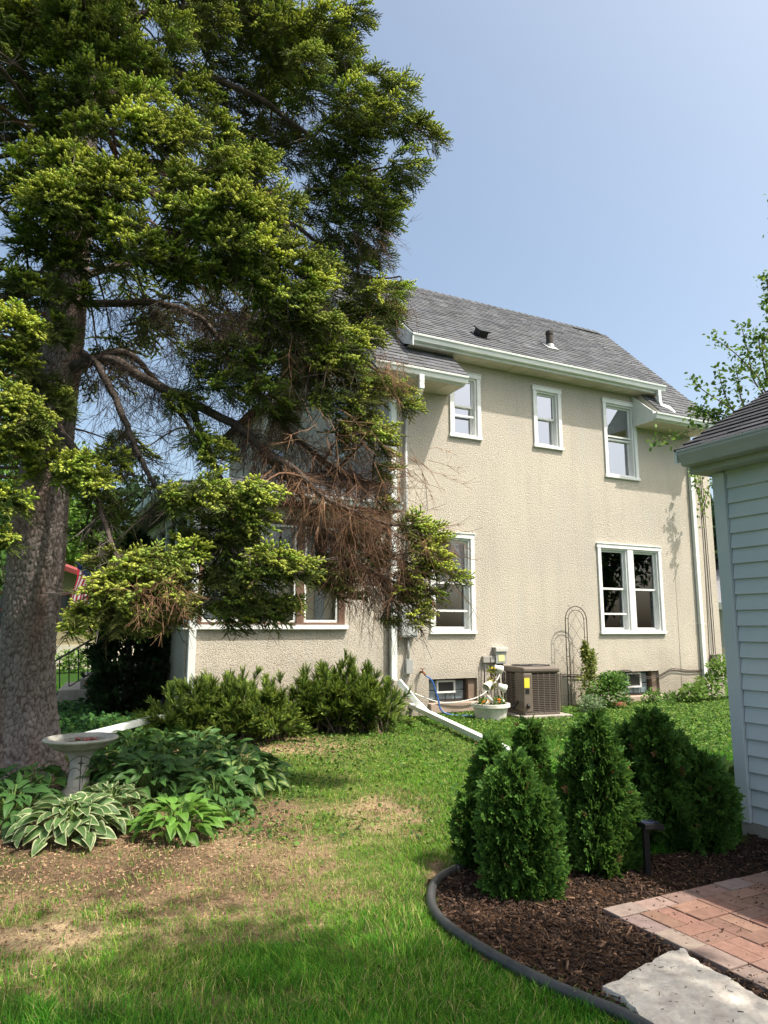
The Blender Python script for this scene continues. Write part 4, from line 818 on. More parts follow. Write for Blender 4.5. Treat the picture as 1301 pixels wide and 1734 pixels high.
# clumps surveyed from the tree: x, y, radius, distance, freshness, flattening
CL = [  # upper left and around the trunk
    (50, 40, 70, 7.0, .6), (130, 30, 60, 6.9, .6), (190, 60, 62, 6.7, .85), (60, 110, 55, 7.2, .5), (240, 110, 50, 6.8, .8), (290, 60, 50, 6.9, .7), (20, 150, 40, 7.4, .3), (15, 60, 60, 7.3, .6), (70, 190, 36, 7.3, .4), (20, 215, 34, 7.2, .4), (90, 20, 60, 7.2, .6), (0, 100, 50, 7.6, .4), (560, 90, 60, 8.4, .3), (620, 190, 50, 8.4, .3), (450, 40, 60, 8.5, .3), (370, 90, 50, 8.6, .2), (660, 330, 40, 8.4, .4), (600, 290, 50, 8.5, .2), (350, 40, 60, 7.6, .5), (420, 30, 60, 8.0, .4), (300, 20, 60, 7.8, .4),
    (480, 50, 60, 7.9, .6), (550, 40, 52, 7.9, .7), (600, 30, 42, 8.0, .6), (520, 110, 45, 7.7, .7), (590, 100, 36, 8.0, .7), (630, 140, 42, 7.9, .7), (680, 155, 38, 8.0, .6), (650, 200, 48, 7.9, .6), (700, 225, 40, 8.0, .6), (742, 240, 22, 8.1, .6), (690, 285, 42, 8.0, .5), (600, 175, 48, 7.7, .7), (560, 230, 48, 7.9, .4), (610, 235, 40, 8.0, .6),
    (250, 175, 48, 6.5, .9), (330, 165, 45, 7.0, .7), (365, 220, 42, 7.1, .6), (225, 215, 42, 6.3, .95), (265, 235, 48, 6.4, .9), (315, 225, 40, 6.6, .7), (385, 255, 35, 7.2, .5), (440, 110, 50, 8.3, .3), (400, 160, 50, 8.4, .2), (470, 190, 50, 8.5, .2), (500, 260, 50, 8.6, .2), (540, 160, 45, 8.5, .3), (450, 240, 40, 8.5, .15), (280, 130, 50, 8.3, .2), (180, 160, 40, 8.4, .2), (210, 120, 45, 8.4, .2),
    (135, 75, 46, 6.5, .6), (155, 135, 44, 6.5, .6), (115, 165, 40, 6.5, .4), (150, 215, 38, 6.5, .6), (110, 30, 50, 6.5, .6), (170, 100, 40, 6.6, .7), (110, 265, 36, 6.4, .7),
    (150, 30, 58, 6.7, .7), (100, 110, 44, 6.8, .5), (172, 185, 34, 6.7, .6), (92, 225, 36, 6.8, .5), (120, 440, 40, 6.6, .4), (75, 500, 40, 6.6, .3), (135, 500, 30, 6.8, .3), (100, 560, 36, 6.8, .2), (60, 170, 40, 6.9, .5), (130, 345, 40, 6.2, .8),
    # middle
    (55, 280, 45, 6.5, .9), (125, 285, 50, 6.3, .95), (190, 315, 55, 6.2, .95), (100, 340, 55, 6.1, .95), (60, 360, 48, 6.3, .9), (25, 320, 40, 6.4, .8), (230, 300, 40, 6.4, .8), (150, 375, 40, 6.3, .7), (215, 385, 40, 6.3, .7), (40, 410, 35, 6.6, .5), (90, 420, 40, 6.8, .4), (250, 430, 46, 6.2, .7), (295, 440, 38, 6.3, .6), (190, 440, 40, 6.7, .3), (300, 470, 35, 6.5, .4),
    (380, 285, 40, 6.2, .95), (440, 280, 34, 6.4, .9), (315, 315, 44, 6.2, .85), (335, 370, 48, 6.1, .8), (390, 345, 45, 6.0, .9), (440, 365, 44, 6.2, .8), (300, 360, 34, 6.2, .7), (480, 345, 34, 6.7, .6), (395, 415, 48, 6.1, .8), (450, 425, 48, 6.2, .8), (500, 440, 44, 6.4, .8), (365, 460, 40, 6.3, .6), (425, 475, 42, 6.3, .6), (520, 480, 42, 6.5, .8), (470, 505, 42, 6.4, .7), (545, 455, 34, 6.8, .6), (505, 530, 45, 6.5, .9), (545, 555, 45, 6.6, .95), (585, 580, 36, 6.8, .95), (570, 610, 38, 6.8, .9), (465, 560, 38, 6.7, .4), (540, 620, 38, 6.8, .6), (600, 640, 34, 6.9, .6), (620, 570, 28, 7.0, .8),
    (560, 290, 52, 8.3, .3), (600, 330, 48, 8.2, .5), (645, 350, 40, 8.2, .5), (625, 400, 44, 8.4, .2), (580, 380, 48, 8.5, .2), (660, 375, 24, 8.2, .7), (540, 350, 45, 8.6, .2), (560, 430, 45, 8.6, .15), (610, 450, 40, 8.5, .2), (650, 440, 24, 8.5, .1), (600, 505, 46, 8.4, .2), (645, 505, 42, 8.3, .45), (680, 490, 20, 8.4, .7), (640, 545, 38, 8.3, .3), (590, 545, 38, 8.4, .2), (665, 535, 22, 8.3, .5),
    # left edge
    (30, 480, 34, 6.4, .6), (20, 550, 44, 6.1, .95), (60, 560, 26, 6.3, .8), (25, 610, 40, 6.3, .6), (15, 680, 40, 6.0, .9), (45, 710, 44, 6.0, .9), (10, 760, 40, 6.1, .8), (60, 745, 30, 6.3, .6), (70, 650, 40, 6.9, .2), (40, 600, 40, 7.0, .2), (100, 690, 34, 7.0, .2), (85, 790, 42, 6.6, .5), (130, 800, 40, 6.4, .9), (160, 815, 30, 6.4, .8), (190, 790, 38, 6.8, .4), (10, 850, 36, 6.2, .7), (5, 920, 26, 6.2, .8), (170, 860, 40, 6.8, .1), (160, 910, 36, 6.9, .05), (200, 880, 30, 7.2, .05), (205, 750, 32, 8.2, .1), (240, 770, 24, 8.4, .1),
    # hanging in the middle
    (400, 600, 42, 7.0, .3), (440, 620, 46, 6.8, .55), (395, 655, 42, 6.9, .4), (450, 665, 38, 6.8, .5), (350, 640, 34, 7.1, .3), (330, 600, 34, 7.3, .2), (310, 680, 34, 7.0, .4), (340, 745, 32, 6.8, .6), (365, 775, 30, 6.7, .6), (500, 600, 38, 7.0, .3), (560, 680, 38, 6.9, .3), (615, 690, 34, 6.9, .35), (590, 730, 34, 6.9, .3), (640, 735, 30, 6.9, .6), (650, 760, 22, 6.9, .5), (690, 690, 18, 7.0, .7), (680, 665, 18, 7.1, .6), (640, 660, 30, 7.0, .3), (655, 800, 22, 7.0, .4), (520, 660, 36, 7.1, .2), (480, 700, 30, 7.2, .1),
    (300, 845, 36, 6.6, .8), (350, 835, 40, 6.5, .8), (390, 850, 42, 6.4, .85), (440, 830, 30, 6.3, .95), (420, 880, 40, 6.4, .7), (360, 900, 46, 6.6, .3), (400, 930, 46, 6.6, .3), (330, 920, 34, 6.7, .3), (465, 955, 40, 6.2, .95), (505, 965, 28, 6.2, .95), (435, 975, 38, 6.3, .8), (385, 985, 44, 6.6, .2), (440, 1030, 36, 6.4, .3), (395, 1035, 34, 6.5, .2), (470, 1035, 26, 6.4, .4), (345, 970, 34, 6.7, .2), (340, 1030, 26, 6.7, .3), (425, 1050, 20, 6.4, .3), (490, 1020, 22, 6.4, .6),
    # low bright cluster by the trunk
    (225, 965, 46, 6.2, .85), (275, 955, 42, 6.2, .85), (320, 935, 26, 6.3, .9), (185, 1000, 42, 6.1, .9), (245, 1010, 46, 6.1, .6), (290, 1010, 38, 6.2, .4), (150, 1045, 30, 6.1, .8), (205, 1045, 38, 6.1, .6), (260, 1050, 34, 6.2, .3), (120, 1068, 20, 6.1, .9), (300, 1045, 24, 6.3, .3), (180, 950, 30, 6.5, .2),
    # low right cluster reaching the window
    (700, 895, 30, 6.9, .6), (735, 905, 24, 6.9, .8), (720, 935, 30, 6.9, .8), (750, 960, 24, 6.9, .8), (775, 982, 16, 6.9, .6), (700, 965, 30, 6.9, .6), (680, 1010, 26, 6.9, .5), (705, 1050, 22, 6.8, .4), (735, 1010, 18, 6.9, .6), (720, 1030, 16, 6.9, .5), (655, 1045, 16, 6.9, .15), (640, 940, 26, 7.0, .15), (600, 905, 26, 7.0, .1), (570, 960, 38, 6.9, .05), (580, 1000, 28, 6.9, .1), (545, 985, 22, 6.9, .1), (650, 850, 18, 7.0, .3), (700, 985, 20, 6.9, .4)]
TONE = {}
for (x, y, r_, Y, fr_) in CL:
    c = at(x, y, Y); rad = r_ * Y / F_PX; vol = (r_ / 40) ** 2
    clump(c, rad * .88, rad * .72, rad * .9, int((44 if Y > 7.5 else 36) * vol) + 9, fr_, False, .95 if r_ > 25 else .75, .45 if (y > 930 and x < 320) or (x > 560 and y > 620) else .1, .28)
# the rest of the crown: behind the trunk, left of the picture and up to the tip
for k in range(250):
    z = RNG.uniform(2.6, 14.2); a = RNG.uniform(0, 2 * PI); rmax = np.interp(z, [2.6, 6, 9, 14.3], [3.4, 3.6, 3.0, .3]); rr_ = rmax * RNG.uniform(.3, 1) ** .6; ax = trunk_at(min(z, 14)); c = ax + np.array([math.cos(a) * rr_, math.sin(a) * rr_, 0])
    px = 650.5 + F_PX * c[0] / (c[1] * _c + (c[2] - CAM_H) * _s); pz = (c[2] - CAM_H) * _c - c[1] * _s; py = 867 - F_PX * pz / (c[1] * _c + (c[2] - CAM_H) * _s)
    infr = -60 < px < 1350 and py > -60
    if infr and (py > 640 or px > 520 or c[1] < TY + .2): continue
    r_ = RNG.uniform(.28, .45); clump(c, r_, r_ * .6, r_, 26, .5, True, 1.1, .1, .3)
# dead reddish twig fans on the shaded undersides
def fan(path, n, L, lo=0.0, hi=1.0, col=REDC, droop=.75, spread=.5, side=(0, 0, -1)):
    m = len(path)
    for k in range(n):
        i = int((lo + (hi - lo) * RNG.random()) * (m - 2)); o = path[i] + (path[i + 1] - path[i]) * RNG.random(); al = norm(path[i + 1] - path[i]) + np.array(side) * .25 + RNG.normal(0, spread * .5, 3)
        side_twig(o, al, L * RNG.uniform(.5, 1.25), np.array(col) * RNG.uniform(.6, 1.2), droop, .0034, 6)
fan(BP[0][0], 360, .62, .42, 1.0); fan(BP[0][0], 200, .5, .05, .5, BARKC, .5); fan(BP[1][0], 330, .55, .45, 1.0); fan(BP[1][0], 200, .6, .05, .55, BARKC, .4)
fan(BP[3][0], 190, .5, .1, 1, DRYC); fan(BP[2][0], 150, .6, .05, .9, BARKC, .3); fan(BP[4][0], 130, .7, .3, 1, BARKC, .9); fan(BP[5][0], 90, .6, .3, 1, BARKC, .8); fan(BP[8][0], 90, .6, .4, 1, BARKC); fan(BP[9][0], 110, .6, .3, 1, REDC)
fan(BP[6][0], 80, .6, .3, 1, BARKC); fan(BP[15][0], 110, .7, .05, 1, BARKC, .5); fan(BP[16][0], 60, .4, .1, 1, BARKC); fan(BP[13][0], 50, .4, .1, 1, GREYC)
for (x, y, Y, n, dx, dy, L, col) in ((560, 740, 7.0, 70, 90, 60, .6, DRYC), (640, 790, 7.0, 50, 80, 30, .45, DRYC), (635, 405, 8.3, 34, 60, 30, .5, REDC), (655, 515, 8.3, 44, 50, 40, .42, REDC), (650, 620, 6.95, 40, 30, 40, .4, DRYC), (600, 860, 6.9, 90, 60, 80, .6, REDC), (660, 930, 6.9, 80, 60, 80, .55, REDC), (420, 520, 6.9, 120, 60, 90, .7, BARKC), (480, 560, 7.0, 90, 30, 100, .7, REDC), (330, 560, 7.5, 120, 60, 80, .8, BARKC), (270, 660, 7.7, 60, 40, 60, .6, BARKC), (560, 400, 8.5, 80, 30, 60, .6, BARKC), (500, 200, 8.6, 80, 30, 60, .6, BARKC), (240, 1000, 6.0, 40, 40, 20, .3, DRYC), (290, 1000, 6.05, 40, 30, 30, .3, DRYC)):
    for k in range(n):
        sd = 15 if n < 45 else 34; o = at(x + RNG.normal(0, sd), y + RNG.normal(0, sd * .8), Y + RNG.normal(0, .2)); al = at(x + dx, y + dy, Y) - at(x, y, Y) + RNG.normal(0, .03, 3); side_twig(o, al, L * RNG.uniform(.5, 1.2), np.array(col) * RNG.uniform(.6, 1.2), .6, .0032, 6)
crown.build('crown', M['needle'], spruce, loc=None).location = tuple(-TB)
t_ = twigs.build('twigs', M['twig'], spruce, TB); t_.location = (0, 0, 0)
for o in spruce.children:
    if o.name.startswith('bough'): o.location = (0, 0, 0)
    if o.name.startswith('twigs'): o['kind'] = 'stuff'
    if o.name.startswith('crown'): pass
# ================================================================ arborvitae shrubs round the bed
def fan_proto(seed, L=.07, n=11, w=.010):
    rg = np.random.default_rng(seed); V = []; F_ = []; C = []
    for k in range(n):                             # flat scale spray: finger-like leaflets in a fan
        t = .1 + .9 * (k // 2) / (n / 2); side = 1 if k % 2 else -1; o = np.array([t * L * .75, 0, 0]); a = side * rg.uniform(.35, .8); l = L * (.55 - .3 * t) * rg.uniform(.8, 1.2)
        if k == n - 1: a = 0; l = L * .35
        d = np.array([math.cos(a), math.sin(a), rg.uniform(-.2, .2)]); p = np.array([-d[1], d[0], 0]) * w * .5; i = len(V); V += [o - p * .6, o + p * .6, o + d * l * .7 + p, o + d * l, o + d * l * .7 - p]; F_ += [(i, i + 1, i + 2), (i, i + 2, i + 4), (i + 4, i + 2, i + 3)]; C += [.0, .0, .5, 1, .5]
    return np.array(V), np.array(F_), np.array(C)
FAN = [fan_proto(s) for s in range(4)]
def arb_bag(bag, prof, n, tilt=(0, 0), base=np.zeros(3), col0=(.030, .085, .018), col1=(.125, .25, .042), size=(.7, 1.45), seed=0, squash=1.0, inner=.18):
    rg = np.random.default_rng(seed); zs = np.array([p[0] for p in prof]); rs = np.array([p[1] for p in prof]); H = zs[-1]
    w = rs + .02; u = rg.random(n); cdf = np.cumsum((w[1:] + w[:-1]) / 2 * np.diff(zs)); cdf = np.r_[0, cdf / cdf[-1]]; z = np.interp(u, cdf, zs); a = rg.uniform(0, 2 * PI, n)
    lump = np.array([noise.noise(Vector((math.cos(q) * 1.6 + seed, math.sin(q) * 1.6, zz_ * 5))) + .55 * noise.noise(Vector((math.cos(q) * 4 + seed, math.sin(q) * 4, zz_ * 13))) for q, zz_ in zip(a, z)])
    r = np.interp(z, zs, rs) * (1 + .46 * lump) * (1 - inner * rg.random(n) ** 2 * 2) * np.where(rg.random(n) < .05, rg.uniform(1.0, 1.35, n), 1)
    d = norm(np.stack([np.cos(a), np.sin(a), rg.uniform(.0, 1.1, n)], 1) + rg.normal(0, .45, (n, 3))); P = np.stack([np.cos(a) * r, np.sin(a) * r * squash, z], 1); P[:, 0] += tilt[0] * z; P[:, 1] += tilt[1] * z
    P += base; S = rg.uniform(*size, n)
    for j, (pv, pf, pc) in enumerate(FAN):
        sl_ = slice(j, None, 4); Mx = frames(d[sl_], up=np.stack([np.cos(a[sl_] + 1.57), np.sin(a[sl_] + 1.57), np.zeros(len(a[sl_]))], 1) + rg.normal(0, .5, (len(a[sl_]), 3))); V, Fc = scatter(pv, pf, Mx, P[sl_], S[sl_][:, None])
        k = len(P[sl_]); tn = rg.uniform(.6, 1.35, (k, 1, 1)) * (1 + .25 * lump[sl_][:, None, None]); c = (np.array(col0) * (1 - pc[None, :, None]) + np.array(col1) * pc[None, :, None]) * tn; c = np.where(rg.random((k, 1, 1)) < .012, np.array([.22, .13, .06]) * tn, c); bag.put(V, Fc, c.reshape(-1, 3))
def arborvitae(name, pos, lobes, n, label, group, hb=None):
    t = thing(name, pos, label, 'shrub', 0, group); bag = Bag()
    for i, (prof, tilt, base, share) in enumerate(lobes): arb_bag(bag, prof, int(n * share), tilt, np.array(base), seed=hash_(name + label) % 97 + i * 7)
    bag.build('foliage', M['leaf'], t)
    b = MB(); rg = random.Random(3)
    for (prof, tilt, base, share) in lobes:
        H = prof[-1][0]; b.tube([(base[0], base[1], -.05), (base[0] + tilt[0] * H * .4, base[1] + tilt[1] * H * .4, H * .4), (base[0] + tilt[0] * H * .85, base[1] + tilt[1] * H * .85, H * .85)], [.022, .014, .004], 6)
        for k in range(int(26 * share) + 8):
            z = rg.uniform(.05, .8) * H; a = rg.uniform(0, 6.28); r_ = np.interp(z, [p[0] for p in prof], [p[1] for p in prof]) * .8; o = np.array([base[0] + tilt[0] * z, base[1] + tilt[1] * z, z]); b.tube([o, o + (math.cos(a) * r_ * .5, math.sin(a) * r_ * .5, r_ * .35), o + (math.cos(a) * r_, math.sin(a) * r_, r_ * .9)], [.006, .004, .002], 4)
    b.build('stem', M['bark'], t, smooth=True); return t
def hash_(s): return sum((i + 1) * ord(c) for i, c in enumerate(s))
AG = 'arborvitae shrubs in the mulch bed'
def col(h, r, low=.75): return [(.02, r * low), (.12 * h, r * .92), (.35 * h, r), (.65 * h, r * .95), (.84 * h, r * .76), (.95 * h, r * .45), (h, r * .1)]
def plumes(seed, n, R_, h0, h1, r0, r1, spread=.3):   # a shrub of several upright plumes of unequal height
    rg = random.Random(seed); out = []
    for k in range(n):
        a = k * 2.4 + rg.uniform(-.4, .4); d = R_ * (k / max(1, n - 1)) ** .6; h = h1 - (h1 - h0) * (k / max(1, n - 1)) * rg.uniform(.6, 1.2); r_ = rg.uniform(r0, r1); out.append((col(h, r_, .7), (math.cos(a) * d * spread, math.sin(a) * d * spread), (math.cos(a) * d, math.sin(a) * d, 0), r_ * h))
    s_ = sum(o[3] for o in out); return [(o[0], o[1], o[2], o[3] / s_) for o in out]
arborvitae('arborvitae', gr(878, 1520), plumes(1, 7, .11, .46, .76, .075, .105, .25), 9500, 'front arborvitae with a rounded top, beside the curve of the black edging', AG)
arborvitae('arborvitae', gr(838, 1474), plumes(2, 6, .14, .26, .78, .055, .085, .6), 6500, 'small arborvitae with a pointed top and loose side sprays, behind the black edging', AG)
arborvitae('arborvitae', gr(904, 1458), plumes(3, 3, .04, .55, .86, .07, .085, .3), 4500, 'slim arborvitae whose tall tip rises behind the rounded front shrub', AG)
arborvitae('arborvitae', gr(1018, 1474), plumes(4, 8, .125, .42, .94, .085, .115, .2), 10000, 'broad two tiered arborvitae left of the path light', AG)
arborvitae('arborvitae', gr(1072, 1424), plumes(5, 3, .05, .5, .78, .06, .08, .3), 3600, 'narrow arborvitae half hidden between its two larger neighbours', AG)
arborvitae('arborvitae', gr(1172, 1440), [(col(.90, .13), (-.20, .05), (-.05, 0, 0), .3), (col(.74, .11), (-.06, 0), (-.02, .06, 0), .2), (col(.62, .13), (.06, -.03), (.04, 0, 0), .2), (col(.45, .12), (.2, -.05), (.08, -.04, 0), .14), (col(.4, .12), (-.4, -.1), (-.05, -.04, 0), .14)], 8500, 'leaning open arborvitae nearest the garage corner, right of the path light', AG)
# tall dark column at the front corner of the porch
bag = Bag(); t = thing('columnar_arborvitae', gr(212, 1222), 'tall dark arborvitae column in the shade at the porch corner', 'shrub')
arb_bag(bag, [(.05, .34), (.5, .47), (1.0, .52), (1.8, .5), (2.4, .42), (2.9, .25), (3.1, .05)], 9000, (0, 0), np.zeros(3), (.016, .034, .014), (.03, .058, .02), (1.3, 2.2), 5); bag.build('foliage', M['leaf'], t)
b = MB(); b.tube([(0, 0, -.05), (0, 0, 1.4), (.02, 0, 2.8)], [.06, .04, .01], 8); b.build('trunk', M['bark'], t, smooth=True)
# ---- yews by the porch wall: long feathery shoots
def feather(seed, L=.17, n=14):
    rg = np.random.default_rng(seed); V = []; F_ = []; C = []
    for k in range(n):
        t = .08 + .92 * k / n; o = np.array([t * L, 0, .05 * t * t * L]); l = .032 * (1 - .45 * t)
        for side in (-1, 1):
            d = np.array([.6, side * .8, rg.uniform(-.05, .3)]); p = np.array([.0062, 0, 0]); i = len(V); V += [o - p, o + p, o + d * l]; F_.append((i, i + 1, i + 2)); C += [t, t, t]
    i = len(V); V += [np.array([0, .004, 0]), np.array([0, -.004, 0]), np.array([L, 0, .05 * L])]; F_.append((i, i + 1, i + 2)); C += [-1, -1, -1]
    return np.array(V), np.array(F_), np.array(C)
FE = [feather(s) for s in range(3)]
def yew(pos, w, d_, h, n, label, seed, c0=(.045, .095, .018), c1=(.29, .40, .06), group='yews under the porch window', lean=0.0, nl=260):
    t = thing('yew_shrub', pos, label, 'shrub', 0, group); rg = np.random.default_rng(seed); bag = Bag(); b = MB()
    lead = []
    for k in range(nl):                            # leaders arch up and out and push the outline into spikes
        a = rg.uniform(0, 2 * PI); e = rg.uniform(.12, 1.35); l = norm(np.array([math.cos(a) * math.cos(e), math.sin(a) * math.cos(e), math.sin(e)])); r_ = rg.uniform(.6, 1.0) * (1.14 if rg.random() < .16 else .95)
        base = np.array([rg.uniform(-.6, .6) * w, rg.uniform(-.5, .5) * d_, -.03]); tip = l * np.array([w * .62, d_ * .7, h]) * r_ + base * np.array([.75, .75, 0]); tip[2] *= 1 - .25 * abs(base[0]) / w; tip[0] += lean * tip[2]; mid = (base + tip) / 2 + np.array([0, 0, .10 * h]); lead.append(bez([base, mid, tip], 12))
    lead = np.array(lead); per = n // nl; P = []; d = []; tt = []
    for p in lead:
        u = 1 - rg.random(per) ** 1.2 * .72; i = np.clip((u * 11).astype(int), 0, 10); f = (u * 11 - i)[:, None]; o = p[i] * (1 - f) + p[i + 1] * f; al = norm(p[i + 1] - p[i]); sp_ = (1.3 - .6 * u)[:, None]
        side = rg.normal(0, 1, (per, 3)); side -= al * (side * al).sum(1, keepdims=True); dd = norm(al + norm(side) * sp_ * rg.uniform(.3, 1.3, (per, 1)) + (0, 0, .08)); P.append(o); d.append(dd); tt.append(u)
    P = np.concatenate(P); d = np.concatenate(d); tt = np.concatenate(tt); P[:, 2] = np.maximum(P[:, 2], .04); S = rg.uniform(.7, 1.25, len(P)) * (.75 + .35 * (1 - tt))
    for j, (pv, pf, pc) in enumerate(FE):
        s_ = slice(j, None, 3); Mx = frames(d[s_], roll=rg.normal(0, .5, len(d[s_]))); V, Fc = scatter(pv, pf, Mx, P[s_], S[s_][:, None]); k = len(d[s_]); tn = rg.uniform(.6, 1.4, (k, 1, 1)); cp = np.clip(pc, 0, 1)[None, :, None] ** 2.2 * rg.choice([.15, .6, 1.0], (k, 1, 1))
        c = np.where(pc[None, :, None] < 0, np.array([.09, .06, .04]), (np.array(c0) * (1 - cp) + np.array(c1) * cp) * tn); bag.put(V, Fc, c.reshape(-1, 3))
    bag.build('foliage', M['needle'], t)
    for p in lead[::2]: b.tube(p[:11], list(np.linspace(.014, .003, 11)), 5)
    b.build('stem', M['bark'], t, smooth=True); return t
yew(hloc(-3.0, -1.0), 1.15, .9, 1.1, 17000, 'wide bushy yew below the right end of the porch window', 1)
yew(hloc(-4.7, -1.0), 1.3, .9, .98, 15000, 'sparser yew with long pale shoots at the porch corner', 2, (.055, .11, .022), (.30, .40, .065), lean=-.15)
# ================================================================ hostas and other bed plants round the bird bath
def hosta_leaf(L, W, droop, nu=9, nv=7, stalk=.5):
    V = []; E_ = []
    for i in range(nu):
        t = i / (nu - 1); w = W * (math.sin(PI * min(1, t ** .72)) ** .9 + .02) if t < 1 else 0; ang = .75 - droop * t
        x = L * (t - .12 * droop * t * t); z = L * (.42 * t - (.28 + .42 * droop) * t * t)
        for j in range(nv):
            s = -1 + 2 * j / (nv - 1); V.append((x, s * w * .5, z + .16 * w * abs(s) - .05 * w * (abs(s) > .9) + .012 * L * math.cos(s * 9) * (1 - t))); E_.append((t, s))
    F_ = []
    for i in range(nu - 1):
        for j in range(nv - 1): a = i * nv + j; F_ += [(a, a + nv, a + nv + 1), (a, a + nv + 1, a + 1)]
    return np.array(V), np.array(F_), np.array(E_)
def hosta(pos, n, R_, H, L, W, cols, label, seed, group='hostas in the bed round the bird bath', squash=1.0):
    n = int(n * 2.1); L *= .74; W *= .74
    t = thing('hosta', pos, label, 'plant', 0, group); rg = np.random.default_rng(seed); bag = Bag(); st = Bag(); c_mid, c_edge, emode = cols
    for k in range(n):
        u = (k + .5) / n; a = k * 2.39996 + rg.uniform(-.35, .35); rr_ = R_ * (.10 + .72 * u ** .6) * rg.uniform(.85, 1.1); hh = H * (1 - .72 * u ** 1.5) * rg.uniform(.85, 1.1)
        pv, pf, E_ = hosta_leaf(L * rg.uniform(.8, 1.15), W * rg.uniform(.85, 1.15), .35 + .75 * u + rg.uniform(-.1, .15)); o = np.array([math.cos(a) * rr_, math.sin(a) * rr_ * squash, hh]); d = np.array([[math.cos(a), math.sin(a) * squash, .12 - .35 * u + rg.normal(0, .2)]]) + np.r_[rg.normal(0, .3, 2), 0]
        Mx = frames(d, roll=rg.normal(0, .4, 1)); V, Fc = scatter(pv, pf, Mx, o[None], np.ones((1, 1))); tt, ss = E_[:, 0], np.abs(E_[:, 1])
        if emode == 'edge': m_ = np.clip((ss - .68) * 7, 0, 1) * (tt > .02) + np.clip((tt - .93) * 10, 0, 1)
        elif emode == 'centre': m_ = np.clip((.62 - ss) * 3, 0, 1) * (rg.random() < .5)
        else: m_ = np.zeros(len(tt))
        m_ = np.clip(m_, 0, 1)[:, None]; c = (np.array(c_mid) * (1 - m_) + np.array(c_edge) * m_) * rg.uniform(.75, 1.25) * (1 + .10 * np.cos(E_[:, 1] * 14))[:, None]; bag.put(V, Fc, c)
        p = np.array([[rr_ * .08 * math.cos(a), rr_ * .08 * math.sin(a), 0], o * .6 + (0, 0, hh * .25), o]); fr = frames(p[1:] - p[:-1]); 
        for q in range(2):
            w = fr[q][:, 1] * .004; st.put(np.array([p[q] - w, p[q] + w, p[q + 1] + w, p[q + 1] - w]), np.array([(0, 1, 2), (0, 2, 3)]), np.array([.12, .19, .05]))
    bag.build('leaves', M['hosta'], t, True); st.build('stalks', M['leaf'], t); return t
VAR = ((.075, .14, .045), (.50, .53, .31), 'edge'); LIME = ((.10, .215, .035), (.13, .25, .045), 'edge'); DARK = ((.055, .125, .03), (.06, .13, .03), 'none'); DARKV = ((.05, .12, .032), (.22, .29, .09), 'centre'); PALE = ((.08, .18, .04), (.19, .29, .07), 'edge'); DEEP = ((.045, .11, .028), (.05, .12, .03), 'none')
hosta(gr(118, 1418), 62, .42, .22, .22, .115, VAR, 'white edged hosta at the front of the bed, below the bird bath', 1)
hosta(gr(185, 1392), 40, .34, .24, .21, .11, VAR, 'smaller white edged hosta just right of the bird bath foot', 2)
hosta(gr(300, 1412), 48, .36, .20, .22, .10, LIME, 'glossy lime green hosta at the front right of the bed', 3)
hosta(gr(255, 1350), 64, .52, .30, .24, .095, DARK, 'large dark green hosta in the middle of the bed, right of the bird bath', 4)
hosta(gr(330, 1335), 58, .48, .28, .24, .095, DARK, 'dark green hosta between the middle clump and the striped one', 5)
hosta(gr(410, 1338), 56, .42, .30, .26, .10, DARKV, 'dark hosta with cream centred leaves at the right end of the bed', 6)
hosta(gr(225, 1300), 46, .42, .36, .26, .12, PALE, 'yellow margined hosta behind the bird bath', 7)
hosta(gr(20, 1395), 40, .40, .26, .26, .085, DEEP, 'deep green narrow leaved hosta at the foot of the spruce', 8)
hosta(gr(-40, 1370), 36, .40, .26, .26, .09, DEEP, 'deep green hosta cut by the left edge of the photo', 9)
hosta(gr(60, 1352), 26, .26, .26, .22, .10, PALE, 'upright yellow green hosta between the trunk and the bird bath', 10)
hosta(gr(175, 1340), 26, .28, .28, .22, .12, PALE, 'small green hosta close behind the bird bath foot', 11)
hosta(gr(385, 1385), 16, .22, .10, .16, .09, DARK, 'small flat hosta on bare soil at the edge of the bed', 12)
hosta(gr(330, 1290), 46, .46, .28, .24, .10, DARKV, 'hosta with pale streaked leaves at the back of the bed', 13)
hosta(gr(115, 1290), 30, .40, .18, .2, .1, DARK, 'low dark hosta behind the spruce trunk edge', 14)
hosta(gr(215, 1335), 40, .40, .30, .24, .095, DARK, 'dark hosta filling the space just right of the bird bath bowl', 15)
hosta(gr(375, 1305), 44, .42, .28, .24, .095, DARK, 'dark hosta behind the cream centred one at the right end', 16)
hosta(gr(275, 1305), 44, .44, .30, .24, .095, DARK, 'dark green hosta in front of the bright fern', 17)
hosta(gr(365, 1362), 36, .34, .22, .22, .09, DARK, 'low dark hosta at the front right, behind the lime one', 18)
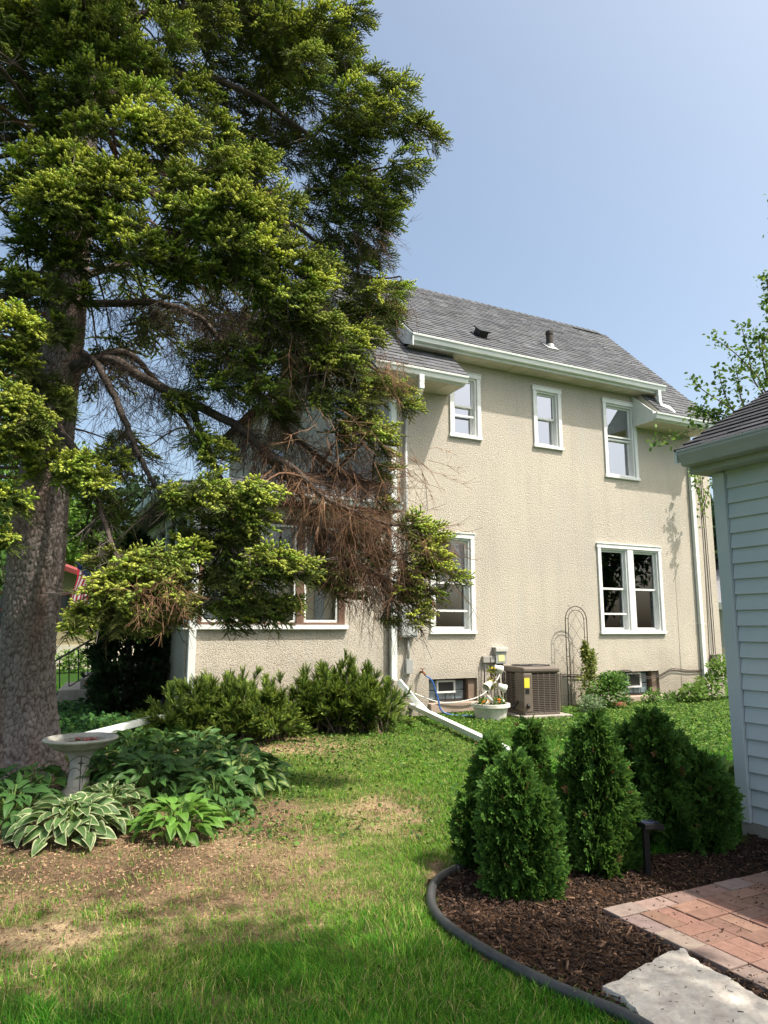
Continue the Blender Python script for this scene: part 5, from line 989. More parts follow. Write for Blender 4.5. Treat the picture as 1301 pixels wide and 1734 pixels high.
# feathery fern-like plants
def fern(pos, n, L, label, seed, c=(.17, .27, .04)):
    t = thing('fern', pos, label, 'plant', 0, 'feathery plants behind the hostas'); rg = np.random.default_rng(seed); bag = Bag()
    for k in range(n):
        a = rg.uniform(0, 2 * PI); l = L * rg.uniform(.6, 1.1); e = rg.uniform(.5, 1.3); p = np.array([math.cos(a) * .03, math.sin(a) * .03, 0]); d = np.array([math.cos(a) * math.cos(e), math.sin(a) * math.cos(e), math.sin(e)]); V = []; F_ = []
        m = 16; o = p.copy()
        for i in range(m):
            d = norm(d + np.array([0, 0, -.05])); o = o + d * l / m; s = np.cross(d, [0, 0, 1.]); s = norm(s); ll = .11 * L * math.sin(PI * min(1, (i + 1.5) / m)) ** .7 + .01
            for sg in (-1, 1):
                i0 = len(V); tip = o + (s * sg + d * .45) * ll + np.array([0, 0, rg.uniform(-.015, .015)]); w = d * .007; V += [o - w, o + w, tip]; F_.append((i0, i0 + 1, i0 + 2))
        bag.put(np.array(V), np.array(F_), np.array(c) * rg.uniform(.7, 1.3))
    bag.build('fronds', M['leaf'], t); return t
fern(gr(235, 1262), 60, .50, 'bright yellow green feathery fern behind the dark hostas', 1)
fern(gr(300, 1258), 44, .42, 'feathery green fern beside the white downspout extension', 2, (.11, .21, .035))
fern(gr(185, 1268), 26, .34, 'small pale fern between the bird bath and the downspout extension', 3)
# shaded ground cover below the arborvitae
n = 30000; Q = np.c_[RNG.uniform(-9, -2.6, n), RNG.uniform(8.5, 16, n)]; q_ = Q - HO[:2]; hy_ = q_ @ N[:2]; hs_ = q_ @ U[:2]; kp = ~((hs_ > -5.2) & (hy_ < .1)) & (hs_ < -3.2) & (RNG.random(n) < np.clip((Q[:, 1] - 8.3) / 1.2, 0, 1))
leaf_scatter('shade_ground_cover', Q[kp], (.035, .09), [(.04, .11, .03), (.055, .15, .035), (.03, .08, .025), (.08, .18, .04)], M['leaf'], 'dense low leafy ground cover in the shade by the porch', 'ground cover', (.02, .22), tilt=.6)
# ================================================================ bird bath
bb = gr(131, 1348); t = thing('bird_bath', bb, 'weathered concrete bird bath with a scalloped bowl among the hostas', 'bird bath')
stone_bb = mat('cast_stone', (.50, .48, .42), .9, .2, var=(.30, .29, .25), var_scale=9, var_detail=8, bump=('noise', 60, .5, .008))
HB = .46
b = MB(); b.lathe([(.155, -.02), (.155, .04), (.125, .06), (.10, .10), (.085, .2), (.082, .28), (.095, .34), (.125, HB - .075), (.135, HB - .06), (.135, HB - .055)], n=48, wob=lambda i, q: 1 + .035 * math.cos(8 * q) * (1 < i < 8)); b.build('pedestal', stone_bb, t, auto=50)
b = MB(); b.lathe([(.13, HB - .055), (.20, HB - .045), (.265, HB - .005), (.285, HB + .022), (.318, HB + .03), (.325, HB + .045), (.315, HB + .056), (.285, HB + .058), (.265, HB + .045), (.20, HB + .012), (.10, HB - .0), (0.0, HB - .004)], n=96, wob=lambda i, q: 1 + (.010 * math.cos(36 * q) if 3 <= i <= 6 else 0)); b.build('basin', stone_bb, t, auto=60)
b = MB(); b.lathe([(.235, HB + .026), (0, HB + .0261)], n=48); b.build('water', mat('bird_bath_water', (.10, .055, .03), .04, .6, var=(.2, .1, .05), var_scale=12), t, smooth=True)
rg = random.Random(2); b = MB()  # red stones added in place of the water's red reflection
for k in range(14):
    a = rg.uniform(-.5, 2.2); r_ = rg.uniform(.02, .16); b.cur = rg.choice([(.42, .10, .10), (.34, .16, .10), (.50, .22, .16)]); o = np.array([math.cos(a) * r_ * .9 + .0, math.sin(a) * r_ * .6 - .0, HB + .03]); b.lathe([(0, -.006), (.016, -.004), (.022, .004), (.012, .012), (0, .013)], o, 8)
tag(b.build('reflection_pebbles', mat('pebble', (.6, .6, .6), .5, .4, attr=True), None, smooth=True, loc=bb), 'small reddish stones standing in for the red reflection in the bird bath water', 'reflection_pebbles')
# garden stake with a pointed star and two hoops
gs = gr(133, 1362); t = thing('garden_stake', gs, 'black wire garden stake with a four pointed star before the bird bath', 'garden ornament')
b = MB(); b.tube([(0, 0, -.1), (0, 0, .40)], .0035, 6); b.build('stem', M['iron'], t)
b = MB()
for a in range(4):
    q = a * PI / 2; d = np.array([math.sin(q), 0, math.cos(q)]); p = np.array([-d[2], 0, d[0]]); l = .06 if a % 2 == 0 else .04
    c = np.array([0, 0, .34]); b.add([c + p * .009, c - p * .009, c + d * l, c + (0, -.006, 0), c + (0, .006, 0)], [(0, 3, 2), (3, 1, 2), (0, 2, 4), (4, 2, 1)])
b.build('star', M['iron'], t)
b = MB(); b.tube([(-.13 + .13 * (1 - math.cos(x)) , 0, .26 + .14 * math.sin(x)) for x in np.linspace(.1, 2.2, 14)], .003, 5); b.tube([(-.12 + .07 * (1 - math.cos(x)), 0, .2 + .1 * math.sin(x)) for x in np.linspace(0, 2.6, 12)], .003, 5); b.tube([(.02 + .06 * (1 - math.cos(x)), 0, .18 + .14 * math.sin(x)) for x in np.linspace(0, 2.2, 12)], .003, 5); b.build('wire_hoop', M['iron'], t)

# ================================================================ edging, light, stone
pts = [np.array([*q, .045]) for q in BED]; back = [gr(840, 1468), gr(900, 1452), gr(1000, 1436), gr(1120, 1424), gr(1235, 1418)]
path = bez([*([np.array([q[0], q[1], .045]) for q in reversed(back)]), *pts, gr(1230, 1850, .045)], 90); 
b = MB(); b.tube(path, .026, 14); b.tube([p + (0, 0, -.05) for p in path], .006, 4)
tag(b.build('garden_edging', M['rubber'], None, smooth=True), 'round topped black plastic edging curving between lawn and mulch', 'garden edging')
lp = gr(1098, 1492); t = thing('path_light', lp, 'black solar path light with a square tilted panel in the mulch', 'solar light', R(14))
b = MB(); b.prism([(-.022, -.016, 0), (.022, -.016, 0), (.022, .016, 0), (-.022, .016, 0)], (0, 0, -.05), (0, 0, .33)); b.build('post', M['black'], t, bevel=.004)
b = MB(); b.prism([(-.035, -.055, .32), (.09, -.06, .32), (.115, -.06, .305), (.115, .06, .305), (.09, .06, .32), (-.035, .055, .32)], (0, 0, 0), (0, 0, .034)); b.build('head', M['black'], t, bevel=.003)
b = MB(); b.poly((-.028, -.050, .3555), (.088, -.053, .3555), (.088, .053, .3555), (-.028, .050, .3555)); b.build('solar_panel', mat('solar_cell', (.03, .035, .07), .12, .8), t)
b = MB(); b.poly((.0925, -.055, .3528), (.1165, -.055, .3385), (.1165, .055, .3385), (.0925, .055, .3528)); b.build('trim', mat('champagne_trim', (.45, .36, .33), .35, .5), t)
t.scale = (.85, .85, .95)
fp = [gr(*p) for p in ((1022, 1697), (1060, 1676), (1105, 1652), (1135, 1634), (1160, 1629), (1178, 1648), (1205, 1664), (1240, 1682), (1275, 1706), (1330, 1735), (1290, 1800), (1190, 1830), (1110, 1790), (1075, 1735), (1052, 1712))]
c0 = sum(fp) / len(fp); b = MB(); rg = random.Random(8); ring = []
for i, p in enumerate(fp):
    q = fp[(i + 1) % len(fp)]
    for k in range(5): ring.append(p + (q - p) * k / 5 + np.array([rg.uniform(-.007, .007), rg.uniform(-.007, .007), 0]))
n = len(ring); vs = []; fs = []
for (sc_, z) in ((1.0, .0), (1.0, .045), (.985, .058), (.8, .062), (.55, .060), (.3, .063)):
    for p in ring: vs.append(c0 + (p - c0) * sc_ + np.array([0, 0, z + (rg.uniform(-.002, .002) if sc_ < .99 else 0)]))
for L_ in range(5):
    for i in range(n): fs.append((L_ * n + i, L_ * n + (i + 1) % n, (L_ + 1) * n + (i + 1) % n, (L_ + 1) * n + i))
fs.append(list(range(5 * n, 6 * n))); b.add([v - c0 for v in vs], fs)
tag(b.build('flagstone', mat('pale_limestone', (.62, .58, .52), .85, .25, var=(.42, .37, .33), var_scale=13, var_detail=10, bump=('noise', 16, .9, .03)), None, auto=35, loc=c0), 'pale rough flagstone slab set in the mulch beside the bricks', 'stepping stone')

fpoly = [p[:2] for p in fp]; patio_poly = [gloc(u0, n0)[:2], gloc(0, n0)[:2], gloc(0, n0 + 2.6)[:2], gloc(u0, n0 + 2.6)[:2]]
LC = [(.05, .03, .02), (.10, .06, .04), (.03, .02, .015), (.16, .12, .07), (.07, .05, .03)]
V, Fc, C = chips(70, in_poly(fpoly), lambda P: .062 + RNG.uniform(0, .003, len(P)), LC, (.004, .03), (.001, .004), (.0006, .0018))
V2, F2, C2 = chips(260, in_poly(patio_poly), lambda P: .054 + RNG.uniform(0, .003, len(P)), LC, (.004, .03), (.001, .004), (.0006, .0018))
tag(np_mesh('bark_litter', np.concatenate([V, V2]), np.concatenate([Fc, F2 + len(V)]), mat('litter_bit', (.1, .05, .03), .9, .1, attr=True), None, np.concatenate([C, C2])), 'bits of bark and twigs scattered over the flagstone and bricks', 'litter', kind='stuff')
# ================================================================ downspout extensions lying on the ground
def ext(name, pts, label, w=.10, h=.075):
    p0 = np.asarray(pts[0], float); b = MB(); b.rtube([np.asarray(p) - p0 for p in pts], w, h); d = norm(np.asarray(pts[-1], float) - pts[-2]); e = np.asarray(pts[-1]) - p0
    return tag(b.build(name, M['gutter'], None, bevel=.006, loc=p0), label, 'downspout pipe')
e0 = gr(675, 1190, .18); ext('downspout_extension', [np.array([*gr(662, 1180, .25)[:2], .25]), gr(700, 1196, .18), gr(868, 1275, .05)], 'long white downspout extension running out over the lawn from the house corner')
ext('downspout_extension', [hloc(SE + .08, -.12, .62), hloc(SE + .30, -.30, .30), hloc(SE + .55, -.42, .04)], 'short white downspout elbow leaning against the house corner behind the long pipe', .12, .09)
ext('downspout_extension', [hloc(-5.04, -.12, .44), gr(282, 1212, .34), gr(143, 1247, .24)], 'white downspout extension lying behind the ferns at the porch corner')

# ================================================================ things on the house wall
t = thing('electrical_panel', hloc(-1.36, -.001, 1.35), 'grey electrical panel box on the stucco left of the window', 'electrical panel', HROT)
b = MB(); b.box(-.17, .17, -.14, 0, 0, .56); b.build('box', M['galv'], t, bevel=.008)
b = MB(); b.box(-.15, .15, -.15, -.142, .03, .53); b.build('door', mat('panel_grey', (.40, .42, .42), .45, .4), t, bevel=.005)
b = MB(); b.tube([(.02, -.05, .0), (.02, -.05, -.38)], .026, 10); b.build('conduit', M['galv'], t, smooth=True)
b = MB(); b.box(-.035, .09, -.09, 0, -.62, -.38); b.tube([(-.03, -.05, -.6), (-.06, -.05, -.64), (-.07, -.04, -.55), (-.05, -.03, -.45)], .008, 6); b.build('conduit_body', mat('conduit_grey', (.30, .31, .31), .5, .4), t, bevel=.006)
t = thing('disconnect_box', hloc(.36, -.001, .78), 'small grey air conditioner disconnect box above the basement window', 'electrical box', HROT)
b = MB(); b.box(.12, .36, -.10, 0, .08, .36); b.build('box', M['galv'], t, bevel=.006)
b = MB(); b.box(.10, .38, -.13, 0, .362, .38); b.box(.10, .38, -.135, -.11, .30, .362); b.build('hood', mat('box_hood', (.48, .48, .45), .5, .4), t, bevel=.004)
b = MB(); b.box(.17, .31, -.105, -.101, .12, .24); b.build('paper_tag', mat('yellow_paper', (.62, .6, .3), .7, .2), t)
b = MB(); b.box(-.14, .118, -.07, 0, .10, .22); b.build('junction_box', mat('junction_grey', (.30, .29, .27), .6, .3), t, bevel=.006)
b = MB(); b.tube([(.2, -.06, .08), (.2, -.07, -.3), (.24, -.1, -.5)], .016, 8); b.tube([(.28, -.06, .08), (.27, -.08, -.25), (.4, -.2, -.62), (.6, -.3, -.68)], .018, 8); b.tube([(-.1, -.05, .1), (-.12, -.05, -.3), (-.05, -.06, -.45)], .012, 6); b.build('flexible_conduit', M['black'], t, smooth=True)
t = thing('meter_box', hloc(6.42, .019, .62), 'small weathered dark utility plate near the right corner of the house', 'utility box', HROT)
b = MB(); b.box(-.1, .13, -.06, 0, .02, .30); b.build('box', M['rustiron'], t, bevel=.006)
b = MB(); b.box(-.08, .11, -.066, -.061, .05, .27); b.build('cover', mat('weathered_plate', (.16, .15, .14), .8, .2, var=(.05, .045, .04), var_scale=24), t)
b = MB(); rg = random.Random(6)
for (dy, dz) in ((0, 0), (.012, -.03)):
    p = [(1.25, .65), (2.3, .6), (3.0, .58), (3.5, .64), (3.8, .68), (4.1, .56), (4.45, .50), (4.8, .55), (5.1, .66), (5.6, .60), (6.0, .62)]
    b.tube(bez([hloc(s, -.02 - dy, z + dz + rg.uniform(-.02, .02)) for s, z in p], 50), .008, 5)
tag(b.build('wall_cables', M['rustiron'], None, smooth=True), 'dark sagging cables strung low along the stucco wall', 'cables')
b = MB(); b.tube(bez([hloc(-1.3, -.05, .42), hloc(-.7, -.12, .22), hloc(0, -.16, .28), hloc(.4, -.14, .52), hloc(.55, -.1, .66)], 30), .012, 6)
tag(b.build('white_cable', M['cablewhite'], None, smooth=True), 'pale cable looping past the basement window to the pots', 'cable')
t = thing('hose_tap', hloc(-1.07, -.001, .75), 'rusty brown hose tap on the wall above the blue hose', 'tap', HROT)
b = MB(); b.tube([(0, 0, 0), (0, -.10, 0), (.02, -.14, -.05)], .018, 8); b.build('body', M['rust'], t, smooth=True)
b = MB(); b.lathe([(.0, 0), (.04, .002), (.045, .012), (.0, .015)], (0, -.08, .05), 10); b.tube([(0, -.08, 0), (0, -.08, .06)], .008, 6); b.build('handle', M['rust'], t, smooth=True)
b = MB(); b.tube(bez([hloc(-1.05, -.15, .69), hloc(-.95, -.2, .6), hloc(-.86, -.24, .3), hloc(-.82, -.3, .10), hloc(-.6, -.42, .03), hloc(-.1, -.55, .025), hloc(.25, -.62, .025), hloc(.3, -.75, .03), hloc(-.3, -.72, .03), hloc(-.6, -.60, .03)], 60), .014, 8)
tag(b.build('garden_hose', M['hose'], None, smooth=True), 'blue garden hose hanging from the tap onto the ground', 'hose')

# ================================================================ air conditioner
aw = .70; ac_p = hloc(.60, -.95); t = thing('air_conditioner', ac_p, 'taupe outdoor air conditioner unit with slatted grille beside the white planter', 'air conditioner', HROT + R(-8))
b = MB(); b.box(-.48, .5, -.48, .5, -.02, .07); b.build('pad', M['concrete'], t, bevel=.01)
hw = aw / 2; b = MB(); b.box(-hw + .03, hw - .03, -hw + .03, hw - .03, .08, .76); b.build('coil', M['acdark'], t)
b = MB()
for k in range(21):
    z = .125 + k * .0295
    for (x0, x1, y0, y1) in ((-hw + .16, hw - .02, -hw, -hw + .012), (-hw, -hw + .012, -hw + .30, hw - .02), (hw - .012, hw, -hw + .02, hw - .02)): b.box(x0, x1, y0, y1, z, z + .0115)
for (x0, x1, y0, y1) in [(-hw + .16 + i * .112, -hw + .16 + i * .112 + .012, -hw - .004, -hw + .014) for i in range(1, 6)] + [(-hw - .004, -hw + .014, -hw + .3 + i * .13, -hw + .312 + i * .13) for i in range(1, 4)] + [(hw - .014, hw + .004, -hw + i * .13, -hw + .012 + i * .13) for i in range(1, 6)]: b.box(x0, x1, y0, y1, .11, .75)
b.build('grille', M['acbrown'], t)
b = MB(); b.box(-hw + .005, hw - .005, -hw + .005, hw - .005, .07, .115); b.box(hw - .03, hw, -hw, -hw + .03, .115, .75); b.box(-hw, -hw + .03, hw - .03, hw, .115, .75); b.box(hw - .03, hw, hw - .03, hw, .115, .75); b.build('cabinet', M['acbrown'], t, bevel=.012)
b = MB(); b.box(-hw - .005, -hw + .17, -hw - .006, -hw + .3, .115, .76); b.build('service_panel', M['acbrown'], t, bevel=.02)
b = MB(); b.box(-hw - .012, hw + .012, -hw - .012, hw + .012, .755, .86); b.build('top_cover', M['acbrown'], t, bevel=.035)
b = MB()
for r_ in (.08, .13, .18, .23, .28, .33): b.tube([(r_ * math.cos(a), r_ * math.sin(a), .872) for a in np.linspace(0, 2 * PI, 33)], .005, 4, False)
for k in range(8): a = k * PI / 4; b.tube([(.05 * math.cos(a), .05 * math.sin(a), .878), (.34 * math.cos(a), .34 * math.sin(a), .87)], .005, 4)
b.build('fan_guard', M['black'], t)
b = MB(); b.box(-hw + .01, -hw + .11, -hw - .0105, -hw - .0065, .52, .68); b.build('label_sticker', M['yellow'], t)
b = MB(); b.box(-hw + .03, -hw + .10, -hw - .0105, -hw - .0065, .42, .50); b.build('name_plate', M['black'], t)
b = MB(); b.tube(bez([(-hw + .0, -hw + .2, .28), (-hw - .12, -hw + .16, .2), (-hw - .25, -hw + .25, .22)], 10), .018, 8); b.tube([(-hw + .08, -hw - .01, .25), (-hw + .05, -hw - .05, .2)], .03, 8); b.build('refrigerant_line', M['black'], t, smooth=True)

# ================================================================ tipping pot planter
pp = hloc(-.30, -1.0); t = thing('planter', pp, 'round white planter with small white pots tipped on a rod above it', 'planter', HROT)
wp = mat('chalky_white', (.72, .71, .66), .75, .25, var=(.52, .50, .44), var_scale=9)
def pot(b, o, ax, r0, r1, h):
    ax = norm(np.asarray(ax, float)); M3 = frames(np.array([ax]))[0]; n = 20; prof = [(r0 * .2, 0), (r0, 0), (r1, h * .8), (r1 * 1.12, h * .8), (r1 * 1.12, h), (r1 * .95, h), (r0 * .9, h * .25), (0.001, h * .25)]
    vs = [np.asarray(o) + M3[:, 0] * z + (M3[:, 1] * math.cos(2 * PI * k / n) + M3[:, 2] * math.sin(2 * PI * k / n)) * r for r, z in prof for k in range(n)]
    b.add(vs, [(i * n + k, i * n + (k + 1) % n, (i + 1) * n + (k + 1) % n, (i + 1) * n + k) for i in range(len(prof) - 1) for k in range(n)])
b = MB(); pot(b, (0, 0, 0), (0, 0, 1), .24, .29, .27); b.build('tub', wp, t, auto=40)
b = MB(); b.lathe([(.27, .245), (0, .25)], n=20); b.build('soil', mat('potting_soil', (.03, .02, .014), .95, .1), t)
b = MB(); b.tube([(.02, 0, .2), (.02, 0, 1.02)], .007, 6); b.tube([(-.20, .03, .2), (-.20, .03, .86)], .006, 6); b.build('rod', M['rustiron'], t)
for (o, ax) in (((-.10, -.04, .30), (.62, -.25, .75)), ((.0, -.05, .44), (.75, -.2, -.55)), ((-.02, -.03, .56), (-.8, -.3, -.45)), ((-.12, -.05, .42), (.35, -.3, .9)), ((.02, -.03, .66), (.85, -.2, -.35))):
    pass
for (o, ax) in (((-.16, -.06, .27), (.75, -.2, .72)), ((.12, -.05, .56), (.85, -.25, -.42)), ((-.03, -.05, .62), (-.8, -.25, -.60)), ((.06, -.04, .86), (.9, -.2, -.35))):
    b = MB(); pot(b, o, ax, .042, .066, .145); b.build('pot', wp, t, auto=40)
def bouquet(name, pos, pts, label, cat, leafc, n_leaf, size=(.02, .05), flowers=None, seed=0, group=None):
    rg = np.random.default_rng(seed); t_ = thing(name, pos, label, cat, HROT, group); bag = Bag(); a = np.linspace(0, 2 * PI, 6, endpoint=False); pv = np.c_[np.cos(a) * .5 + .5, np.sin(a) * .3, np.abs(np.sin(a)) * .12 - .1 * np.cos(a)]; pf = np.array([(0, 1, 2), (0, 2, 3), (0, 3, 4), (0, 4, 5)])
    w = np.array([p[6] if len(p) > 6 else 1 for p in pts]); w = w / w.sum(); ii = rg.choice(len(pts), n_leaf, p=w); Q = np.array([[p[0], p[1], p[2]] for p in pts])[ii]; S_ = np.array([[p[3], p[4], p[5]] for p in pts])[ii]; q = norm(rg.normal(0, 1, (n_leaf, 3))) * rg.uniform(.3, 1, (n_leaf, 1)); P_ = Q + q * S_; P_[:, 2] = np.maximum(P_[:, 2], .01)
    d = norm(q + rg.normal(0, .5, (n_leaf, 3)) + (0, 0, .2)); V, Fc = scatter(pv, pf, frames(d, roll=rg.normal(0, .6, n_leaf)), P_, rg.uniform(*size, n_leaf)[:, None]); c = np.asarray(leafc)[rg.integers(0, len(leafc), n_leaf)] * rg.uniform(.65, 1.35, (n_leaf, 1)); bag.put(V, Fc, np.repeat(c, 6, 0)); bag.build('leaves', M['leaf'], t_)
    if flowers:
        fb = Bag()
        for (nf, cf, rsz) in flowers:
            ii = rg.choice(len(pts), nf, p=w); Q = np.array([[p[0], p[1], p[2]] for p in pts])[ii]; S_ = np.array([[p[3], p[4], p[5]] for p in pts])[ii]; q = norm(rg.normal(0, 1, (nf, 3)) + (0, -.6, .5)); P_ = Q + q * S_ * 1.02
            for k in range(nf):
                a5 = np.linspace(0, 2 * PI, 10, endpoint=False); r_ = np.where(np.arange(10) % 2 == 0, 1, .6) * rsz; pv2 = np.r_[[[.004, 0, 0]], np.c_[np.zeros(10), np.cos(a5) * r_, np.sin(a5) * r_]]; pf2 = np.array([(0, 1 + i, 1 + (i + 1) % 10) for i in range(10)]); V, Fc = scatter(pv2, pf2, frames(q[k][None]), P_[k][None], np.ones((1, 1))); fb.put(V, Fc, np.asarray(cf))
        fb.build('flowers', M['leaf'], t_)
    b = MB(); rg2 = random.Random(seed)
    for p in pts:
        for k in range(3): b.tube([(p[0] + rg2.uniform(-.4, .4) * p[3] * .4, p[1], max(0, p[2] - p[5])), (p[0] + rg2.uniform(-1, 1) * p[3] * .6, p[1], p[2] + p[5] * .7)], [.005, .002], 4)
    b.build('stems', M['bark'], t_, smooth=True); return t_
GL_ = [(.06, .13, .03), (.09, .18, .035), (.13, .22, .05)]
bouquet('flowering_plant', pp + np.array([0, 0, .25]), [(-.18, -.06, .05, .10, .1, .06), (.1, -.1, .05, .16, .1, .07)], 'orange and white flowers growing in the white planter tub', 'flowers', GL_, 240, (.03, .06), [(16, (.62, .18, .02), .022), (12, (.75, .75, .6), .02)], 1)
bouquet('flowering_plant', pp + np.array([0, 0, .25]), [(.0, -.05, .36, .09, .06, .12), (.0, -.05, .55, .09, .06, .07)], 'yellow flowers spilling from the tipped pots on the rod', 'flowers', [(.10, .14, .03), (.16, .18, .04), (.07, .05, .03)], 200, (.025, .05), [(26, (.62, .50, .03), .018)], 2)

# ================================================================ trellis
tx = hloc(2.32, -.22); t = thing('garden_trellis', tx, 'tall arched black wire trellis against the stucco wall', 'trellis', HROT)
b = MB(); hw_, Ht = .27, 1.93
def arch(w, h): return [(-w, 0, -.05), (-w, 0, h - w)] + [(-w * math.cos(a), 0, h - w + w * math.sin(a)) for a in np.linspace(.1, PI - .1, 18)] + [(w, 0, h - w), (w, 0, -.05)]
b.tube(arch(hw_, Ht), .009, 6); b.tube(arch(hw_ - .07, Ht - .07), .007, 6)
for z in np.arange(.25, 1.7, .36):
    for s_ in (-1, 1): b.tube([(s_ * hw_, 0, z), (s_ * (hw_ - .07), 0, z)], .006, 5)
b.build('frame', M['rustiron'], t, smooth=True)
b = MB(); w = hw_ - .07
for k in range(5):
    z0 = .1 + k * .34
    b.tube(bez([(-w, 0, z0), (0, 0, z0 + .3), (w, 0, z0 + .5)], 6), .003, 4); b.tube(bez([(w, 0, z0), (0, 0, z0 + .3), (-w, 0, z0 + .5)], 6), .003, 4)
b.build('wire_lattice', M['rustiron'], t)
YG = [(.14, .19, .04), (.2, .24, .06), (.09, .14, .03), (.26, .27, .08)]; MG = [(.06, .14, .03), (.09, .19, .035), (.12, .23, .05)]; DG = [(.03, .075, .02), (.045, .1, .025)]
bouquet('climbing_plant', hloc(2.42, -.35), [(.02, 0, .45, .26, .14, .4), (.1, 0, .85, .16, .08, .3), (-.02, 0, 1.05, .08, .05, .22)], 'yellow green climber on the lower right of the trellis', 'plant', YG, 1700, (.035, .07), None, 3)
BG = 'small plants along the foot of the house wall'
bouquet('garden_plant', hloc(2.55, -.75), [(0, 0, .3, .45, .3, .3), (.15, 0, .5, .3, .25, .2)], 'round bright green bush under the trellis', 'plant', MG, 2200, (.035, .075), None, 4, BG)
bouquet('garden_plant', hloc(1.75, -1.15), [(0, 0, .15, .3, .22, .18)], 'low grey green lavender like mound right of the air conditioner', 'plant', [(.13, .2, .10), (.1, .17, .08), (.18, .25, .13)], 1200, (.02, .05), None, 5, BG)
bouquet('garden_plant', hloc(3.95, -.5), [(0, 0, .15, .25, .2, .16), (.5, 0, .1, .3, .15, .12)], 'low leafy weeds in front of the right basement window', 'plant', MG, 700, (.03, .07), None, 6, BG)
bouquet('garden_plant', hloc(5.35, -.7), [(0, 0, .3, .45, .3, .28), (.35, .0, .65, .3, .2, .3), (-.5, 0, .2, .35, .25, .2), (.9, -.1, .75, .16, .15, .18)], 'tall light green bush at the right downspout of the house', 'plant', [(.12, .22, .04), (.16, .27, .06), (.08, .16, .03)], 1500, (.045, .10), None, 7, BG)
bouquet('garden_plant', hloc(3.15, -.55), [(0, 0, .12, .16, .12, .12)], 'small dark seedling beside the red edging bricks', 'plant', DG, 240, (.03, .06), None, 8, BG)
bouquet('garden_plant', hloc(6.5, -.6), [(0, 0, .2, .35, .25, .22)], 'dark leafy plant beyond the right downspout', 'plant', MG, 600, (.04, .08), None, 9, BG)
for k, (s, y, lb) in enumerate(((2.85, -.62, 'rust red edging brick lying in the grass right of the trellis'), (5.9, -1.3, 'rust red edging brick near the garage side of the bushes'))):
    b = MB(); b.box(-.22, .22, -.06, .06, -.02, .11); o = b.build('edging_brick', mat('rust_brick', (.30, .10, .07), .9, .2, var=(.2, .08, .06), var_scale=14), None, bevel=.012, loc=hloc(s, y)); o.rotation_euler = (0, 0, HROT); tag(o, lb, 'brick')
bouquet('hydrangea', gr(1228, 1398), [(0, 0, .14, .16, .12, .12)], 'small dry brown flowered plant at the garage corner', 'plant', [(.12, .17, .08), (.35, .25, .14), (.28, .19, .11)], 320, (.03, .06), None, 11)
bouquet('rhubarb', gr(1235, 1340), [(0, 0, .1, .3, .2, .1)], 'broad pale leaved plant on the grass near the garage corner', 'plant', [(.16, .27, .08), (.2, .3, .1)], 60, (.12, .22), None, 12)
# ================================================================ trees, neighbours and street behind
def leafy_tree(pos, trunk_h, H, R_, n, size, cols, label, seed, group=None, trunk_r=.16, lobes=11, openness=.0, name='leafy_tree', squash=.8, zc=None):
    t = thing(name, pos, label, 'tree', 0, group); rg = np.random.default_rng(seed); bag = Bag(); b = MB(); C0 = np.array([0, 0, trunk_h + (H - trunk_h) * .5])
    cs = []
    for k in range(lobes):
        q = norm(rg.normal(0, 1, 3)); q = q * rg.uniform(.35, .8); cs.append((C0 + q * np.array([R_, R_, (H - trunk_h) * .5]), R_ * rg.uniform(.34, .58)))
    b.tube([(0, 0, -.2), (.05, 0, trunk_h * .6), (0, .05, trunk_h + .4 * (H - trunk_h))], [trunk_r, trunk_r * .75, trunk_r * .3], 10)
    b.build('trunk', M['bark'], t, smooth=True); b = MB()
    for c, r_ in cs: b.tube(bez([(0, 0, trunk_h * .9), c * np.array([.5, .5, .8]) + (0, 0, .1), c], 7), list(np.linspace(trunk_r * .4, .015, 7)), 6)
    b.build('limbs', M['bark'], t, smooth=True)
    ii = rg.integers(0, lobes, n); Q = np.array([c for c, _ in cs])[ii]; rr_ = np.array([r for _, r in cs])[ii]; q = norm(rg.normal(0, 1, (n, 3))); P_ = Q + q * (rr_ * rg.uniform(.25, 1.08, n) ** .6)[:, None] * np.array([1, 1, squash])
    pv = np.array([(0, 0, 0), (.45, .28, .05), (1, 0, -.08), (.45, -.28, .05)]); pf = np.array([(0, 1, 2), (0, 2, 3)]); d = norm(q * .5 + rg.normal(0, .7, (n, 3)) + (0, 0, -.2)); V, Fc = scatter(pv, pf, frames(d, roll=rg.normal(0, .9, n)), P_, rg.uniform(*size, n)[:, None])
    c = np.asarray(cols)[rg.integers(0, len(cols), n)] * rg.uniform(.6, 1.4, (n, 1)); bag.put(V, Fc, np.repeat(c, 4, 0)); bag.build('crown', M['leaf'], t); return t
LG = [(.10, .20, .03), (.14, .25, .04), (.07, .15, .025)]; MG2 = [(.05, .11, .025), (.07, .15, .03), (.04, .085, .02)]; DG2 = [(.025, .055, .02), (.04, .075, .025)]
TG = 'trees beyond the front yard'
leafy_tree(at(10, 1075, 24), 1.6, 8.6, 3.0, 9000, (.16, .3), LG, 'bright green leafy tree seen left of the spruce trunk', 1, TG)
leafy_tree(at(128, 1075, 34), 1.2, 6.2, 2.4, 5000, (.2, .36), LG, 'light green tree behind the red trimmed neighbour house', 2, TG)
leafy_tree(at(-90, 1075, 18), .5, 5.0, 2.6, 6000, (.14, .26), MG2, 'mid green bushy tree beyond the left edge of the yard', 3, TG)
leafy_tree(at(235, 1075, 42), 2, 10.5, 3.2, 6000, (.25, .45), DG2, 'dark distant tree whose top shows through the spruce gap', 4, TG, squash=1.2)
leafy_tree(at(1226, 1075, 27), 1.0, 8.0, 2.6, 7000, (.18, .32), DG2, 'dark tree in the gap between house and garage', 5)
